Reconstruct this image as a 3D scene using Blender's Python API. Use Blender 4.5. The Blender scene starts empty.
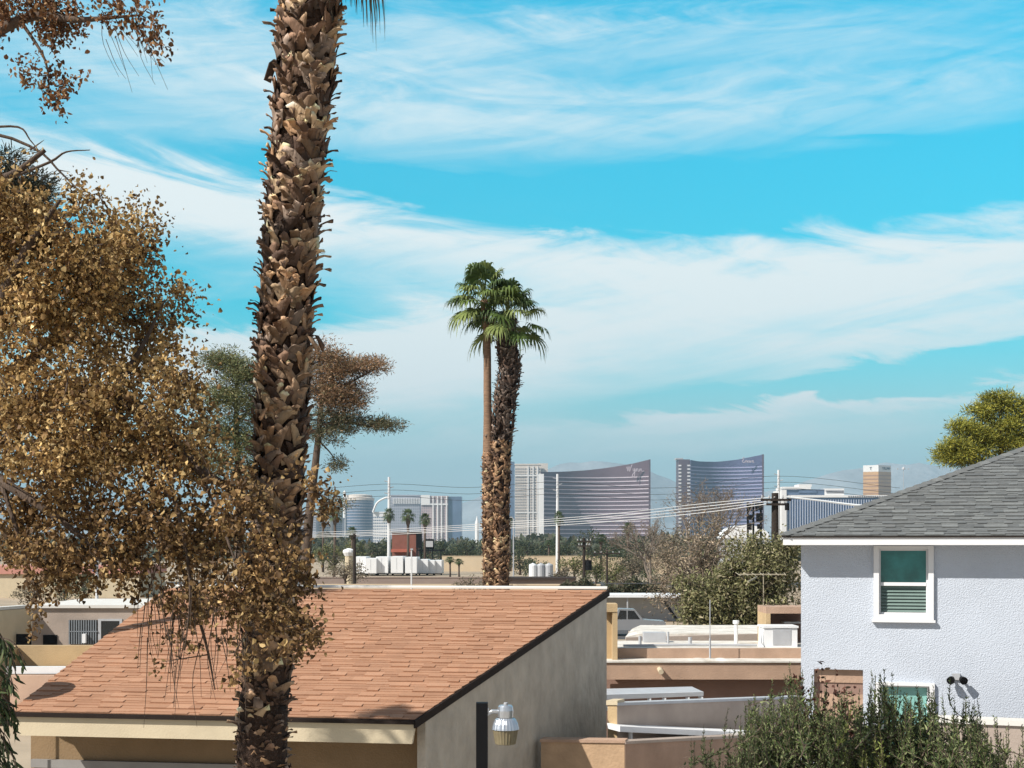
import bpy, math, random
import numpy as np
from mathutils import Vector, Matrix

R = math.radians
C = bpy.context.scene
col = C.collection

# ------------------------------------------------------------------ camera
CZ, F, HY = 6.2, 1400.0, 545.0          # eye height (m), focal length in pixels, horizon row
cam_d = bpy.data.cameras.new('camera')
cam_d.sensor_width = 36.0
cam_d.lens = F / 1024 * 36.0
cam_d.shift_y = (HY - 384.0) / 1024.0
cam_d.clip_start = 0.1
cam_d.clip_end = 60000
cam = bpy.data.objects.new('camera', cam_d)
cam.location = (0, 0, CZ)
cam.rotation_euler = (R(90), 0, 0)
col.objects.link(cam)
C.camera = cam

# ------------------------------------------------------------------ sun and sky
SUN_AZ, SUN_EL = 58.0, 42.0             # degrees left of straight behind the camera, elevation
sun_dir = Vector((-math.sin(R(SUN_AZ)) * math.cos(R(SUN_EL)), -math.cos(R(SUN_AZ)) * math.cos(R(SUN_EL)), math.sin(R(SUN_EL))))
sd = bpy.data.lights.new('sun', 'SUN')
sd.energy = 5.0
sd.angle = R(0.53)
sd.color = (1.0, 0.95, 0.87)
so = bpy.data.objects.new('sun', sd)
so.rotation_euler = sun_dir.to_track_quat('Z', 'Y').to_euler()
so.location = (-30, -20, 60)
col.objects.link(so)

C.view_settings.view_transform = 'Standard'
C.view_settings.look = 'None'
C.view_settings.exposure = 0.42
C.view_settings.gamma = 1.0
C.view_settings.use_curve_mapping = False
C.cycles.use_denoising = True
C.cycles.max_bounces = 6
C.cycles.diffuse_bounces = 3
C.cycles.transmission_bounces = 4
C.cycles.transparent_max_bounces = 6
C.cycles.volume_bounces = 0
C.cycles.caustics_reflective = False
C.cycles.caustics_refractive = False

W = bpy.data.worlds.new('World')
C.world = W
W.use_nodes = True
wt = W.node_tree
for n in list(wt.nodes):
    wt.nodes.remove(n)

def wnode(t, **kw):
    n = wt.nodes.new(t)
    for k, v in kw.items():
        setattr(n, k, v)
    return n

def wset(sock, v):
    if hasattr(v, 'is_output'):
        wt.links.new(v, sock)
    else:
        sock.default_value = v

def wm(op, a, b=None, c=None, clamp=False):
    n = wnode('ShaderNodeMath', operation=op, use_clamp=clamp)
    wset(n.inputs[0], a)
    if b is not None:
        wset(n.inputs[1], b)
    if c is not None:
        wset(n.inputs[2], c)
    return n.outputs[0]

def wmix(fac, a, b, blend='MIX'):
    n = wnode('ShaderNodeMix', data_type='RGBA', blend_type=blend)
    wset(n.inputs[0], fac)
    wset(n.inputs[6], a)
    wset(n.inputs[7], b)
    return n.outputs[2]

SKY_STRENGTH = 0.10
sky = wnode('ShaderNodeTexSky', sky_type='NISHITA')
sky.sun_disc = False
sky.sun_elevation = R(SUN_EL)
sky.sun_rotation = R(180 + SUN_AZ)
sky.altitude = 600
sky.air_density = 1.0
sky.dust_density = 0.6
sky.ozone_density = 1.6
tc = wnode('ShaderNodeTexCoord')
sep = wnode('ShaderNodeSeparateXYZ')
wt.links.new(tc.outputs['Generated'], sep.inputs[0])
dx, dy, dz = sep.outputs
az = wm('ARCTAN2', dx, dy)
el = wm('ARCSINE', dz)
# compass bearing and elevation of the sky direction, in units of 1/1400 radian
U = wm('ADD', wm('MULTIPLY', az, F), 512.0)
V = wm('SUBTRACT', HY, wm('MULTIPLY', wm('TANGENT', wm('MINIMUM', el, 1.2)), F))
# wispy noise, stretched along the wind
cmb = wnode('ShaderNodeCombineXYZ')
wset(cmb.inputs[0], wm('MULTIPLY', U, 1 / 520.0))
wset(cmb.inputs[1], wm('MULTIPLY', wm('ADD', V, wm('MULTIPLY', U, -0.10)), 1 / 120.0))
cmb.inputs[2].default_value = 3.7

def wnoise(scale, detail, rough, dist, vec=None, z=None):
    n = wnode('ShaderNodeTexNoise')
    n.inputs['Scale'].default_value = scale
    n.inputs['Detail'].default_value = detail
    n.inputs['Roughness'].default_value = rough
    n.inputs['Distortion'].default_value = dist
    wt.links.new(vec or cmb.outputs[0], n.inputs['Vector'])
    return n.outputs[0]

n1 = wnoise(1.1, 8, 0.62, 0.9)
n2 = wnoise(3.2, 7, 0.62, 1.4)
cmb2 = wnode('ShaderNodeCombineXYZ')
wset(cmb2.inputs[0], wm('MULTIPLY', U, 1 / 260.0))
wset(cmb2.inputs[1], wm('MULTIPLY', wm('ADD', V, wm('MULTIPLY', U, 0.16)), 1 / 40.0))
n3 = wnoise(1.0, 7, 0.65, 1.6, cmb2.outputs[0])
Uw = wm('ADD', U, wm('MULTIPLY', wm('SUBTRACT', n1, 0.5), 240.0))
Vw = wm('ADD', V, wm('MULTIPLY', wm('SUBTRACT', n2, 0.5), 70.0))

def blob(cx, cy, sx, sy, slope, w):
    du = wm('SUBTRACT', Uw, cx)
    dv = wm('SUBTRACT', wm('SUBTRACT', Vw, cy), wm('MULTIPLY', du, slope))
    a = wm('POWER', wm('MULTIPLY', du, 1 / sx), 2.0)
    a = wm('ABSOLUTE', wm('MULTIPLY', wm('MULTIPLY', du, 1 / sx), wm('MULTIPLY', du, 1 / sx)))
    b = wm('MULTIPLY', wm('MULTIPLY', dv, 1 / sy), wm('MULTIPLY', dv, 1 / sy))
    g = wm('EXPONENT', wm('MULTIPLY', wm('ADD', a, b), -1.0))
    return wm('MULTIPLY', g, w)

BLOBS = [  # (bearing, height, half width, half height, slope, weight)
    (150, 205, 200, 36, 0.20, 0.85),
    (450, 240, 250, 30, 0.12, 0.78),
    (330, 375, 240, 45, 0.02, 0.78),
    (560, 325, 330, 50, 0.00, 0.80),
    (880, 275, 230, 48, -0.02, 0.85),
    (420, 345, 90, 50, 0.0, 0.35),
    (950, 345, 260, 26, -0.10, 0.45),
    (700, 120, 460, 44, 0.0, 0.34),
    (450, 50, 700, 60, 0.02, 0.22),
    (880, 408, 300, 9, -0.06, 0.55),
    (350, 120, 300, 60, 0.08, 0.22),
    (600, 35, 300, 28, 0.03, 0.22),
    (100, 60, 260, 90, 0.1, 0.26),
    (150, 360, 160, 60, 0.0, 0.45),
    (700, 436, 360, 24, -0.04, 0.5),
    (860, 192, 280, 26, -0.04, -1.0),
    (480, 194, 200, 15, 0.12, -0.8),
    (270, 318, 150, 20, -0.05, -0.75),
    (860, 385, 240, 13, -0.12, -0.75),
]
acc = None
for b in BLOBS:
    g = blob(*b)
    acc = g if acc is None else wm('ADD', acc, g)
tex = wm('MULTIPLY', wm('SUBTRACT', wm('ADD', wm('MULTIPLY', n2, 0.5), wm('MULTIPLY', n3, 0.5)), 0.5), 2.3)
mask = wm('ADD', acc, wm('MULTIPLY', tex, wm('ADD', 0.34, wm('MULTIPLY', acc, 0.50))))
# overhead and behind: thin scattered cirrus
high = wm('MULTIPLY', wm('SUBTRACT', n1, 0.45), 1.2)
mask = wm('MAXIMUM', mask, wm('MULTIPLY', high, 0.35))
mask = wm('MULTIPLY', mask, 1.0, clamp=True)
ss = wnode('ShaderNodeMapRange', interpolation_type='SMOOTHSTEP')
wset(ss.inputs[0], mask)
ss.inputs[1].default_value = 0.0
ss.inputs[2].default_value = 1.0
mask = ss.outputs[0]
# the clear sky: Nishita, pulled towards the turquoise of the photograph low over the horizon
TURQ = (0.0, 1.75, 1.62, 1)
tf = wnode('ShaderNodeMapRange')
wset(tf.inputs[0], el)
tf.inputs[1].default_value = 0.42
tf.inputs[2].default_value = 0.70
tf.inputs[3].default_value = 1.0
tf.inputs[4].default_value = 0.0
# turquoise kept to the sky ahead so it does not tint ambient light
fr = wnode('ShaderNodeMapRange', interpolation_type='SMOOTHSTEP')
wset(fr.inputs[0], dy)
fr.inputs[1].default_value = 0.35
fr.inputs[2].default_value = 0.80
turq_f = wm('MULTIPLY', tf.outputs[0], fr.outputs[0])
dk = wnode('ShaderNodeMapRange')      # less horizon brightening on the side away from the sun
wset(dk.inputs[0], el)
dk.inputs[1].default_value = 0.08
dk.inputs[2].default_value = 0.40
dk.inputs[3].default_value = 0.62
dk.inputs[4].default_value = 1.12
tq = wmix(1.0, wmix(1.0, sky.outputs[0], TURQ, 'MULTIPLY'), dk.outputs[0], 'MULTIPLY')
clear = wmix(turq_f, sky.outputs[0], tq)
# milky air near the horizon
hz = wnode('ShaderNodeMapRange', interpolation_type='SMOOTHSTEP')
wset(hz.inputs[0], el)
hz.inputs[1].default_value = 0.015
hz.inputs[2].default_value = 0.175
hz.inputs[3].default_value = 0.92
hz.inputs[4].default_value = 0.0
clear = wmix(hz.outputs[0], clear, (5.2, 5.8, 5.9, 1))
# unseen sky overhead and behind whitened, added to keep ambient light neutral
vl = wnode('ShaderNodeMapRange', interpolation_type='SMOOTHSTEP')
wset(vl.inputs[0], el)
vl.inputs[1].default_value = 0.42
vl.inputs[2].default_value = 0.75
vl.inputs[3].default_value = 0.0
vl.inputs[4].default_value = 0.62
veil = wm('MAXIMUM', vl.outputs[0], wm('MULTIPLY', wm('SUBTRACT', 1.0, fr.outputs[0]), 0.62))
clear = wmix(veil, clear, (3.0, 3.1, 3.1, 1))
CLOUD = (7.7, 7.95, 7.8, 1)
final = wmix(wm('MULTIPLY', mask, 0.93), clear, CLOUD)
bg = wnode('ShaderNodeBackground')
bg.inputs['Strength'].default_value = SKY_STRENGTH
wt.links.new(final, bg.inputs['Color'])
wo = wnode('ShaderNodeOutputWorld')
wt.links.new(bg.outputs[0], wo.inputs['Surface'])

# ------------------------------------------------------------------ helpers
def X(px, d):
    return (px - 512.0) / F * d

def Z(py, d):
    return CZ - (py - HY) / F * d

def P(px, py, d):
    return Vector((X(px, d), d, Z(py, d)))

_mats = {}
def mat(name, color, rough=0.85, var=0.12, scale=3.0, bump=0.0, bscale=40.0, spec=0.3, metal=0.0, color2=None,
        attr=False, trans=0.0, stretch=(1, 1, 1), bdist=0.02, detail=6):
    """Procedural surface: base colour broken up by noise, optional bump, optional per-leaf colour attribute."""
    if name in _mats:
        return _mats[name]
    m = bpy.data.materials.new(name)
    m.use_nodes = True
    t = m.node_tree
    pb = t.nodes['Principled BSDF']
    out = t.nodes['Material Output']
    tcn = t.nodes.new('ShaderNodeTexCoord')
    mp = t.nodes.new('ShaderNodeMapping')
    mp.inputs['Scale'].default_value = stretch
    t.links.new(tcn.outputs['Object'], mp.inputs[0])
    ns = t.nodes.new('ShaderNodeTexNoise')
    ns.inputs['Scale'].default_value = scale
    ns.inputs['Detail'].default_value = detail
    ns.inputs['Roughness'].default_value = 0.6
    t.links.new(mp.outputs[0], ns.inputs['Vector'])
    cr = t.nodes.new('ShaderNodeMapRange')
    t.links.new(ns.outputs[0], cr.inputs[0])
    cr.inputs[1].default_value = 0.3
    cr.inputs[2].default_value = 0.7
    mx = t.nodes.new('ShaderNodeMix')
    mx.data_type = 'RGBA'
    t.links.new(cr.outputs[0], mx.inputs[0])
    c = color
    lo = color2 if color2 else tuple(max(0, k * (1 - var)) for k in c)
    hi = c if color2 else tuple(min(1, k * (1 + var)) for k in c)
    mx.inputs[6].default_value = (*lo, 1)
    mx.inputs[7].default_value = (*hi, 1)
    colour = mx.outputs[2]
    if attr:
        at = t.nodes.new('ShaderNodeAttribute')
        at.attribute_name = 'Col'
        mm = t.nodes.new('ShaderNodeMix')
        mm.data_type = 'RGBA'
        mm.blend_type = 'MULTIPLY'
        mm.inputs[0].default_value = 1.0
        t.links.new(at.outputs['Color'], mm.inputs[6])
        t.links.new(colour, mm.inputs[7])
        colour = mm.outputs[2]
    t.links.new(colour, pb.inputs['Base Color'])
    pb.inputs['Roughness'].default_value = rough
    pb.inputs['Specular IOR Level'].default_value = spec
    pb.inputs['Metallic'].default_value = metal
    if bump:
        nb = t.nodes.new('ShaderNodeTexNoise')
        nb.inputs['Scale'].default_value = bscale
        nb.inputs['Detail'].default_value = 5
        t.links.new(mp.outputs[0], nb.inputs['Vector'])
        bn = t.nodes.new('ShaderNodeBump')
        bn.inputs['Strength'].default_value = bump
        bn.inputs['Distance'].default_value = bdist
        t.links.new(nb.outputs[0], bn.inputs['Height'])
        t.links.new(bn.outputs[0], pb.inputs['Normal'])
    if trans:
        tr = t.nodes.new('ShaderNodeBsdfTranslucent')
        t.links.new(colour, tr.inputs['Color'])
        ms = t.nodes.new('ShaderNodeMixShader')
        ms.inputs[0].default_value = trans
        t.links.new(pb.outputs[0], ms.inputs[1])
        t.links.new(tr.outputs[0], ms.inputs[2])
        t.links.new(ms.outputs[0], out.inputs['Surface'])
    _mats[name] = m
    return m

class MB:
    """Collects shapes; build() links them as one mesh object."""
    def __init__(self):
        self.v, self.f, self.c = [], [], []
        self.usecol = False
    def add(self, vs, fs, color=None):
        o = len(self.v)
        self.v += [tuple(p) for p in vs]
        self.f += [tuple(i + o for i in f) for f in fs]
        if color is not None:
            self.usecol = True
        self.c += [color if color is not None else (1, 1, 1)] * len(vs)
        return self
    def box(self, lo, hi, color=None):
        (a, b, c), (d, e, f) = lo, hi
        vs = [(a, b, c), (d, b, c), (d, e, c), (a, e, c), (a, b, f), (d, b, f), (d, e, f), (a, e, f)]
        return self.add(vs, [(0, 3, 2, 1), (4, 5, 6, 7), (0, 1, 5, 4), (1, 2, 6, 5), (2, 3, 7, 6), (3, 0, 4, 7)], color)
    def obox(self, o, ax, ay, az_, color=None):
        """box from corner o with edge vectors"""
        o, ax, ay, az_ = Vector(o), Vector(ax), Vector(ay), Vector(az_)
        vs = [o, o + ax, o + ax + ay, o + ay, o + az_, o + ax + az_, o + ax + ay + az_, o + ay + az_]
        return self.add(vs, [(0, 3, 2, 1), (4, 5, 6, 7), (0, 1, 5, 4), (1, 2, 6, 5), (2, 3, 7, 6), (3, 0, 4, 7)], color)
    def prism(self, poly, vec, color=None):
        """polygon (list of points) extruded along vec"""
        n = len(poly)
        vec = Vector(vec)
        vs = [Vector(p) for p in poly] + [Vector(p) + vec for p in poly]
        fs = [tuple(range(n - 1, -1, -1)), tuple(range(n, 2 * n))]
        fs += [(i, (i + 1) % n, n + (i + 1) % n, n + i) for i in range(n)]
        return self.add(vs, fs, color)
    def wallseg(self, a, b, z0, z1, th, color=None):
        """upright slab between plan points a and b, thickness th to the left of a->b"""
        a, b = Vector((a[0], a[1], 0)), Vector((b[0], b[1], 0))
        d = (b - a).normalized()
        n = Vector((-d.y, d.x, 0)) * th
        z0s = z0 if isinstance(z0, tuple) else (z0, z0)
        z1s = z1 if isinstance(z1, tuple) else (z1, z1)
        def q(p, z):
            return Vector((p.x, p.y, z))
        vs = [q(a, z0s[0]), q(b, z0s[1]), q(b + n, z0s[1]), q(a + n, z0s[0]), q(a, z1s[0]), q(b, z1s[1]), q(b + n, z1s[1]), q(a + n, z1s[0])]
        return self.add(vs, [(0, 3, 2, 1), (4, 5, 6, 7), (0, 1, 5, 4), (1, 2, 6, 5), (2, 3, 7, 6), (3, 0, 4, 7)], color)
    def tube(self, pts, rad, n=8, color=None, cap=True):
        pts = [Vector(p) for p in pts]
        if not isinstance(rad, (list, tuple)):
            rad = [rad] * len(pts)
        vs, fs = [], []
        prev = None
        for i, p in enumerate(pts):
            d = (pts[min(i + 1, len(pts) - 1)] - pts[max(i - 1, 0)])
            d = d.normalized() if d.length > 1e-9 else Vector((0, 0, 1))
            if prev is None:
                ref = Vector((1, 0, 0)) if abs(d.x) < 0.9 else Vector((0, 1, 0))
                u = d.cross(ref).normalized()
            else:
                u = (prev - d * prev.dot(d)).normalized()
            prev = u
            w = d.cross(u)
            for k in range(n):
                a = 2 * math.pi * k / n
                vs.append(p + (u * math.cos(a) + w * math.sin(a)) * rad[i])
        for i in range(len(pts) - 1):
            for k in range(n):
                fs.append((i * n + k, i * n + (k + 1) % n, (i + 1) * n + (k + 1) % n, (i + 1) * n + k))
        if cap:
            fs.append(tuple(range(n - 1, -1, -1)))
            fs.append(tuple((len(pts) - 1) * n + k for k in range(n)))
        return self.add(vs, fs, color)
    def lathe(self, o, prof, n=20, color=None, cap=True):
        """profile [(r,z)] turned about the vertical through o"""
        o = Vector(o)
        vs, fs = [], []
        for r, z in prof:
            for k in range(n):
                a = 2 * math.pi * k / n
                vs.append(o + Vector((r * math.cos(a), r * math.sin(a), z)))
        for i in range(len(prof) - 1):
            for k in range(n):
                fs.append((i * n + k, i * n + (k + 1) % n, (i + 1) * n + (k + 1) % n, (i + 1) * n + k))
        if cap:
            fs.append(tuple(range(n - 1, -1, -1)))
            fs.append(tuple((len(prof) - 1) * n + k for k in range(n)))
        return self.add(vs, fs, color)
    def build(self, name, m, parent=None, origin=None, smooth=False, m2=None, split=None):
        me = bpy.data.meshes.new(name)
        org = Vector(origin) if origin is not None else (root_loc(parent) if parent else Vector((0, 0, 0)))
        me.from_pydata([tuple(Vector(p) - org) for p in self.v], [], self.f)
        if self.usecol:
            ca = me.color_attributes.new('Col', 'FLOAT_COLOR', 'POINT')
            ca.data.foreach_set('color', np.array([(*c, 1.0) for c in self.c], dtype=np.float32).ravel())
        if smooth:
            me.polygons.foreach_set('use_smooth', [True] * len(me.polygons))
        me.materials.append(m)
        if m2 is not None:
            me.materials.append(m2)
            me.polygons.foreach_set('material_index', [0 if i < split else 1 for i in range(len(me.polygons))])
        me.update()
        o = bpy.data.objects.new(name, me)
        col.objects.link(o)
        if parent:
            o.parent = parent
        else:
            o.location = org
        return o

def root_loc(o):
    v = Vector((0, 0, 0))
    while o is not None:
        v = v + o.location
        o = o.parent
    return v

def tag(o, label=None, cat=None, group=None, kind=None):
    if label:
        o['label'] = label
    if cat:
        o['category'] = cat
    if group:
        o['group'] = group
    if kind:
        o['kind'] = kind
    return o

def thing(name, label, cat, loc=(0, 0, 0), group=None, rz=0.0):
    o = bpy.data.objects.new(name, None)
    o.location = loc
    o.rotation_euler = (0, 0, rz)
    o.empty_display_size = 0.2
    col.objects.link(o)
    return tag(o, label, cat, group)

def copy_tree(o, parent=None):
    c = o.copy()
    col.objects.link(c)
    if parent:
        c.parent = parent
    for ch in list(o.children):
        copy_tree(ch, c)
    return c

def np_mesh(name, verts, faces, m, parent=None, cols=None, smooth=False, origin=None):
    """fast mesh: verts (N,3), faces (M,k) of equal size, cols (N,3)"""
    org = Vector(origin) if origin is not None else (root_loc(parent) if parent else Vector((0, 0, 0)))
    verts = np.asarray(verts, dtype=np.float32) - np.array(org, dtype=np.float32)
    faces = np.asarray(faces, dtype=np.int32)
    me = bpy.data.meshes.new(name)
    me.vertices.add(len(verts))
    me.vertices.foreach_set('co', verts.ravel())
    k = faces.shape[1]
    me.loops.add(faces.size)
    me.loops.foreach_set('vertex_index', faces.ravel())
    me.polygons.add(len(faces))
    me.polygons.foreach_set('loop_start', np.arange(0, faces.size, k, dtype=np.int32))
    me.polygons.foreach_set('loop_total', np.full(len(faces), k, dtype=np.int32))
    if smooth:
        me.polygons.foreach_set('use_smooth', np.ones(len(faces), dtype=bool))
    me.update(calc_edges=True)
    if cols is not None:
        ca = me.color_attributes.new('Col', 'FLOAT_COLOR', 'POINT')
        c4 = np.ones((len(verts), 4), dtype=np.float32)
        c4[:, :3] = cols
        ca.data.foreach_set('color', c4.ravel())
    me.materials.append(m)
    o = bpy.data.objects.new(name, me)
    col.objects.link(o)
    if parent:
        o.parent = parent
    else:
        o.location = org
    return o

def unit(a):
    return a / np.maximum(np.linalg.norm(a, axis=-1, keepdims=True), 1e-9)

def leaf_quads(rng, cen, direc, length, width, fold=0.35, shape='broad', face=None):
    """folded leaves: 6 verts, 2 quads each"""
    n = len(cen)
    d = unit(direc)
    up = rng.normal(size=(n, 3)) if face is None else face
    s = unit(np.cross(d, up))
    nr = np.cross(s, d)
    L = np.broadcast_to(np.asarray(length, dtype=float).reshape(-1, 1), (n, 1))
    Wd = np.broadcast_to(np.asarray(width, dtype=float).reshape(-1, 1), (n, 1))
    if shape == 'broad':
        st = [(0.0, 0.0), (0.28, 0.5), (0.68, 0.42), (1.0, 0.0)]
    else:
        st = [(0.0, 0.12), (0.3, 0.5), (0.7, 0.4), (1.0, 0.0)]
    curl = rng.normal(0, 0.18, size=(n, 1))
    def pt(t, w):
        return cen + d * L * t + s * Wd * w + nr * (abs(w) * Wd * fold * 2 + curl * L * t * t)
    v = np.stack([pt(0, 0), pt(st[1][0], st[1][1]), pt(st[2][0], st[2][1]), pt(1, 0), pt(st[2][0], -st[2][1]), pt(st[1][0], -st[1][1])], axis=1)
    base = (np.arange(n) * 6)[:, None]
    f = np.concatenate([base + np.array([[0, 1, 2, 3]]), base + np.array([[0, 3, 4, 5]])], axis=0)
    return v.reshape(-1, 3), f

def pick_cols(rng, n, palette, weights=None, jit=0.18):
    pal = np.array(palette)
    idx = rng.choice(len(pal), size=n, p=weights)
    c = pal[idx] * (1 + rng.normal(0, jit, size=(n, 1)))
    return np.clip(c, 0.003, 0.9)

def rep(c, k):
    return np.repeat(c, k, axis=0)

# ------------------------------------------------------------------ materials
M = dict(
    dirt=mat('dirt', (0.36, 0.29, 0.21), 0.95, 0.25, 0.15, 0.4, 8),
    asphalt=mat('asphalt', (0.07, 0.07, 0.072), 0.9, 0.2, 0.5, 0.3, 30),
    concrete=mat('concrete', (0.42, 0.40, 0.37), 0.9, 0.15, 0.6, 0.2, 20),
    orange_shingle=mat('orange_shingle', (1, 1, 1), 0.95, 0.13, 2.2, 0.6, 70, attr=True, detail=12),
    grey_shingle=mat('grey_shingle', (1, 1, 1), 0.95, 0.25, 12, 0.5, 90, attr=True),
    felt=mat('felt', (0.045, 0.032, 0.027), 0.9),
    cream=mat('cream_paint', (0.56, 0.475, 0.335), 0.85, 0.06, 2, 0.25, 30),
    tan_stucco=mat('tan_stucco', (0.48, 0.35, 0.20), 0.9, 0.10, 1.3, 0.5, 26),
    grey_stucco=mat('greyed_stucco', (0.52, 0.465, 0.385), 0.92, 0.3, 2.6, 1.0, 7, stretch=(1, 1, 0.6), bdist=0.05, color2=(0.37, 0.33, 0.275), detail=9),
    white_coping=mat('white_coping', (0.64, 0.62, 0.58), 0.7, 0.05, 2),
    brown_metal=mat('brown_metal', (0.022, 0.015, 0.012), 0.7, spec=0.12),
    blue_stucco=mat('pale_stucco', (0.52, 0.565, 0.64), 0.9, 0.06, 0.7, 0.75, 46, bdist=0.03, detail=10),
    white_trim=mat('white_trim', (0.72, 0.72, 0.73), 0.5, 0.03, 4),
    teal_glass=mat('teal_glass', (0.03, 0.17, 0.165), 0.06, 0.5, 1.6, spec=0.5),
    blind=mat('blind_slat', (0.16, 0.225, 0.205), 0.5, 0.08, 3),
    aqua_blind=mat('pale_blind', (0.22, 0.44, 0.40), 0.4, 0.12, 2),
    brown_stucco=mat('brown_stucco', (0.42, 0.285, 0.205), 0.92, 0.20, 0.9, 0.5, 22),
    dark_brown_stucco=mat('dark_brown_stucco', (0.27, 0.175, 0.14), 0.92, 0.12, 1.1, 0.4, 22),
    pink_stucco=mat('taupe_stucco', (0.37, 0.305, 0.26), 0.92, 0.18, 0.7, 0.4, 18),
    white_roof=mat('white_roof_coat', (0.78, 0.75, 0.70), 0.85, 0.10, 1.6, 0.3, 9, color2=(0.46, 0.42, 0.36), detail=9),
    white_metal=mat('white_metal', (0.78, 0.79, 0.80), 0.45, 0.04, 3),
    grey_metal=mat('grey_metal', (0.42, 0.43, 0.45), 0.5, 0.08, 3),
    black_metal=mat('black_metal', (0.008, 0.008, 0.009), 0.6, 0.1, 6, spec=0.12),
    alu=mat('brushed_aluminium', (0.62, 0.65, 0.70), 0.33, 0.06, 8, metal=0.85),
    refractor=mat('lamp_refractor', (0.27, 0.225, 0.14), 0.3, 0.15, 14, trans=0.25),
    rubber=mat('rubber', (0.015, 0.015, 0.015), 0.8),
    car_silver=mat('silver_paint', (0.30, 0.31, 0.33), 0.25, 0.03, 2, spec=0.6, metal=0.3),
    dark_glass=mat('dark_glass', (0.012, 0.016, 0.02), 0.08, spec=0.6),
    wood_pole=mat('weathered_wood', (0.035, 0.026, 0.021), 0.95, 0.3, 3, 0.4, 30, stretch=(6, 6, 0.5)),
    bark=mat('bark', (0.10, 0.072, 0.055), 0.95, 0.35, 6, 0.7, 25, stretch=(3, 3, 0.7)),
    pale_bark=mat('pale_bark', (0.20, 0.165, 0.135), 0.95, 0.3, 6, 0.5, 20, stretch=(3, 3, 0.8)),
    leaf=mat('leaf', (1, 1, 1), 0.65, 0.10, 5, attr=True, trans=0.28, spec=0.25),
    needle=mat('needle', (1, 1, 1), 0.6, 0.10, 5, attr=True, trans=0.15, spec=0.25),
    boot=mat('leaf_base', (1, 1, 1), 0.85, 0.28, 26, 0.6, 60, attr=True, stretch=(1, 1, 0.35)),
    fibre=mat('trunk_fibre', (0.045, 0.027, 0.019), 1.0, 0.5, 40, 1.0, 60),
    ring_trunk=mat('ringed_trunk', (0.23, 0.145, 0.095), 0.95, 0.35, 5, 0.6, 12, stretch=(1, 1, 5)),
)

# ------------------------------------------------------------------ the ground
g = MB(); g.add([(-18000, -300, 0), (18000, -300, 0), (18000, 18000, 0), (-18000, 18000, 0)], [(0, 1, 2, 3)])
tag(g.build('ground', M['dirt']), kind='structure')
g = MB(); g.add([(-60, 92, 0.004), (60, 92, 0.004), (60, 108, 0.004), (-60, 108, 0.004)], [(0, 1, 2, 3)])
tag(g.build('parking_lot', M['asphalt']), kind='structure')
g = MB(); g.add([(-300, 208, 0.004), (300, 208, 0.004), (300, 236, 0.004), (-300, 236, 0.004)], [(0, 1, 2, 3)])
tag(g.build('road', M['asphalt']), kind='structure')
g = MB()
for x in range(-140, 140, 12):
    g.add([(x, 221.9, 0.008), (x + 4, 221.9, 0.008), (x + 4, 222.1, 0.008), (x, 222.1, 0.008)], [(0, 1, 2, 3)])
tag(g.build('lane_marking', M['white_trim']), kind='structure')
g = MB(); g.box((-300, 205.6, -0.05), (300, 208, 0.13)); tag(g.build('pavement', M['concrete']), kind='structure')
g = MB(); g.add([(-16, 4, 0.004), (22, 4, 0.004), (22, 24, 0.004), (-16, 24, 0.004)], [(0, 1, 2, 3)])
tag(g.build('yard_paving', M['concrete']), kind='structure')

# ------------------------------------------------------------------ shingles as real staggered tabs
def shingles(name, parent, org, e1, e2, nrm, vmax, ulo, uhi, expo, thick, pal, m, seed, tabw=(0.35, 0.95)):
    rng = random.Random(seed)
    mb = MB()
    rows = int(math.ceil(vmax / expo))
    for r in range(rows):
        v0, v1 = r * expo, min((r + 1) * expo + 0.05, vmax)
        if v1 - v0 < 0.05:
            continue
        a, b = min(ulo(v0), ulo(v1)), max(uhi(v0), uhi(v1))
        # continuous under-course
        def q(u, v, h):
            vv = max(0.0, min(v, vmax))
            return org + e1 * max(ulo(vv), min(u, uhi(vv))) + e2 * v + nrm * h
        cc = pal[rng.randrange(len(pal))]
        mb.add([q(a, v0, 0.006), q(b, v0, 0.006), q(b, v1, 0.004), q(a, v1, 0.004), q(a, v0, 0.006 + thick * .5), q(b, v0, 0.006 + thick * .5), q(b, v1, 0.006), q(a, v1, 0.006)],
               [(4, 5, 6, 7), (0, 1, 5, 4), (1, 2, 6, 5), (3, 0, 4, 7)], tuple(k * 0.9 for k in cc))
        u = a - rng.uniform(0, 0.5)
        low = rng.random() < 0.5
        while u < b:
            w = rng.uniform(*tabw)
            ua, ub = max(u, a), min(u + w, b)
            u += w
            low = not low if rng.random() < 0.8 else low
            if ub - ua < 0.04:
                continue
            drop = 0.0 if low else expo * rng.uniform(0.28, 0.42)
            h = thick * (rng.uniform(0.9, 1.15) if low else rng.uniform(0.62, 0.78))
            c = pal[rng.randrange(len(pal))]
            j = rng.uniform(0.93, 1.06)
            c = tuple(k * j for k in c)
            va = v0 + drop
            mb.add([q(ua, va, 0.007), q(ub, va, 0.007), q(ub, v1, 0.006), q(ua, v1, 0.006), q(ua, va, 0.006 + h), q(ub, va, 0.006 + h), q(ub, v1, 0.009), q(ua, v1, 0.009)],
                   [(4, 5, 6, 7), (0, 1, 5, 4), (1, 2, 6, 5), (3, 0, 4, 7)], c)
    return mb.build(name, m, parent)

# ------------------------------------------------------------------ the orange-roofed house
A = P(415, 720, 25.6); Cc = P(10, 712, 26.8); Cc.z = A.z
B = P(607, 590.5, 33.0)
n_or = (A - Cc).cross(B - Cc).normalized()
if n_or.z < 0:
    n_or = -n_or
ray = P(162, 592, 1.0) - Vector((0, 0, CZ))
cp = Vector((0, 0, CZ))
D = cp + ray * ((Cc - cp).dot(n_or) / ray.dot(n_or))
D = D + (B - D) * 0  # back-left corner on the same plane
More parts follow.
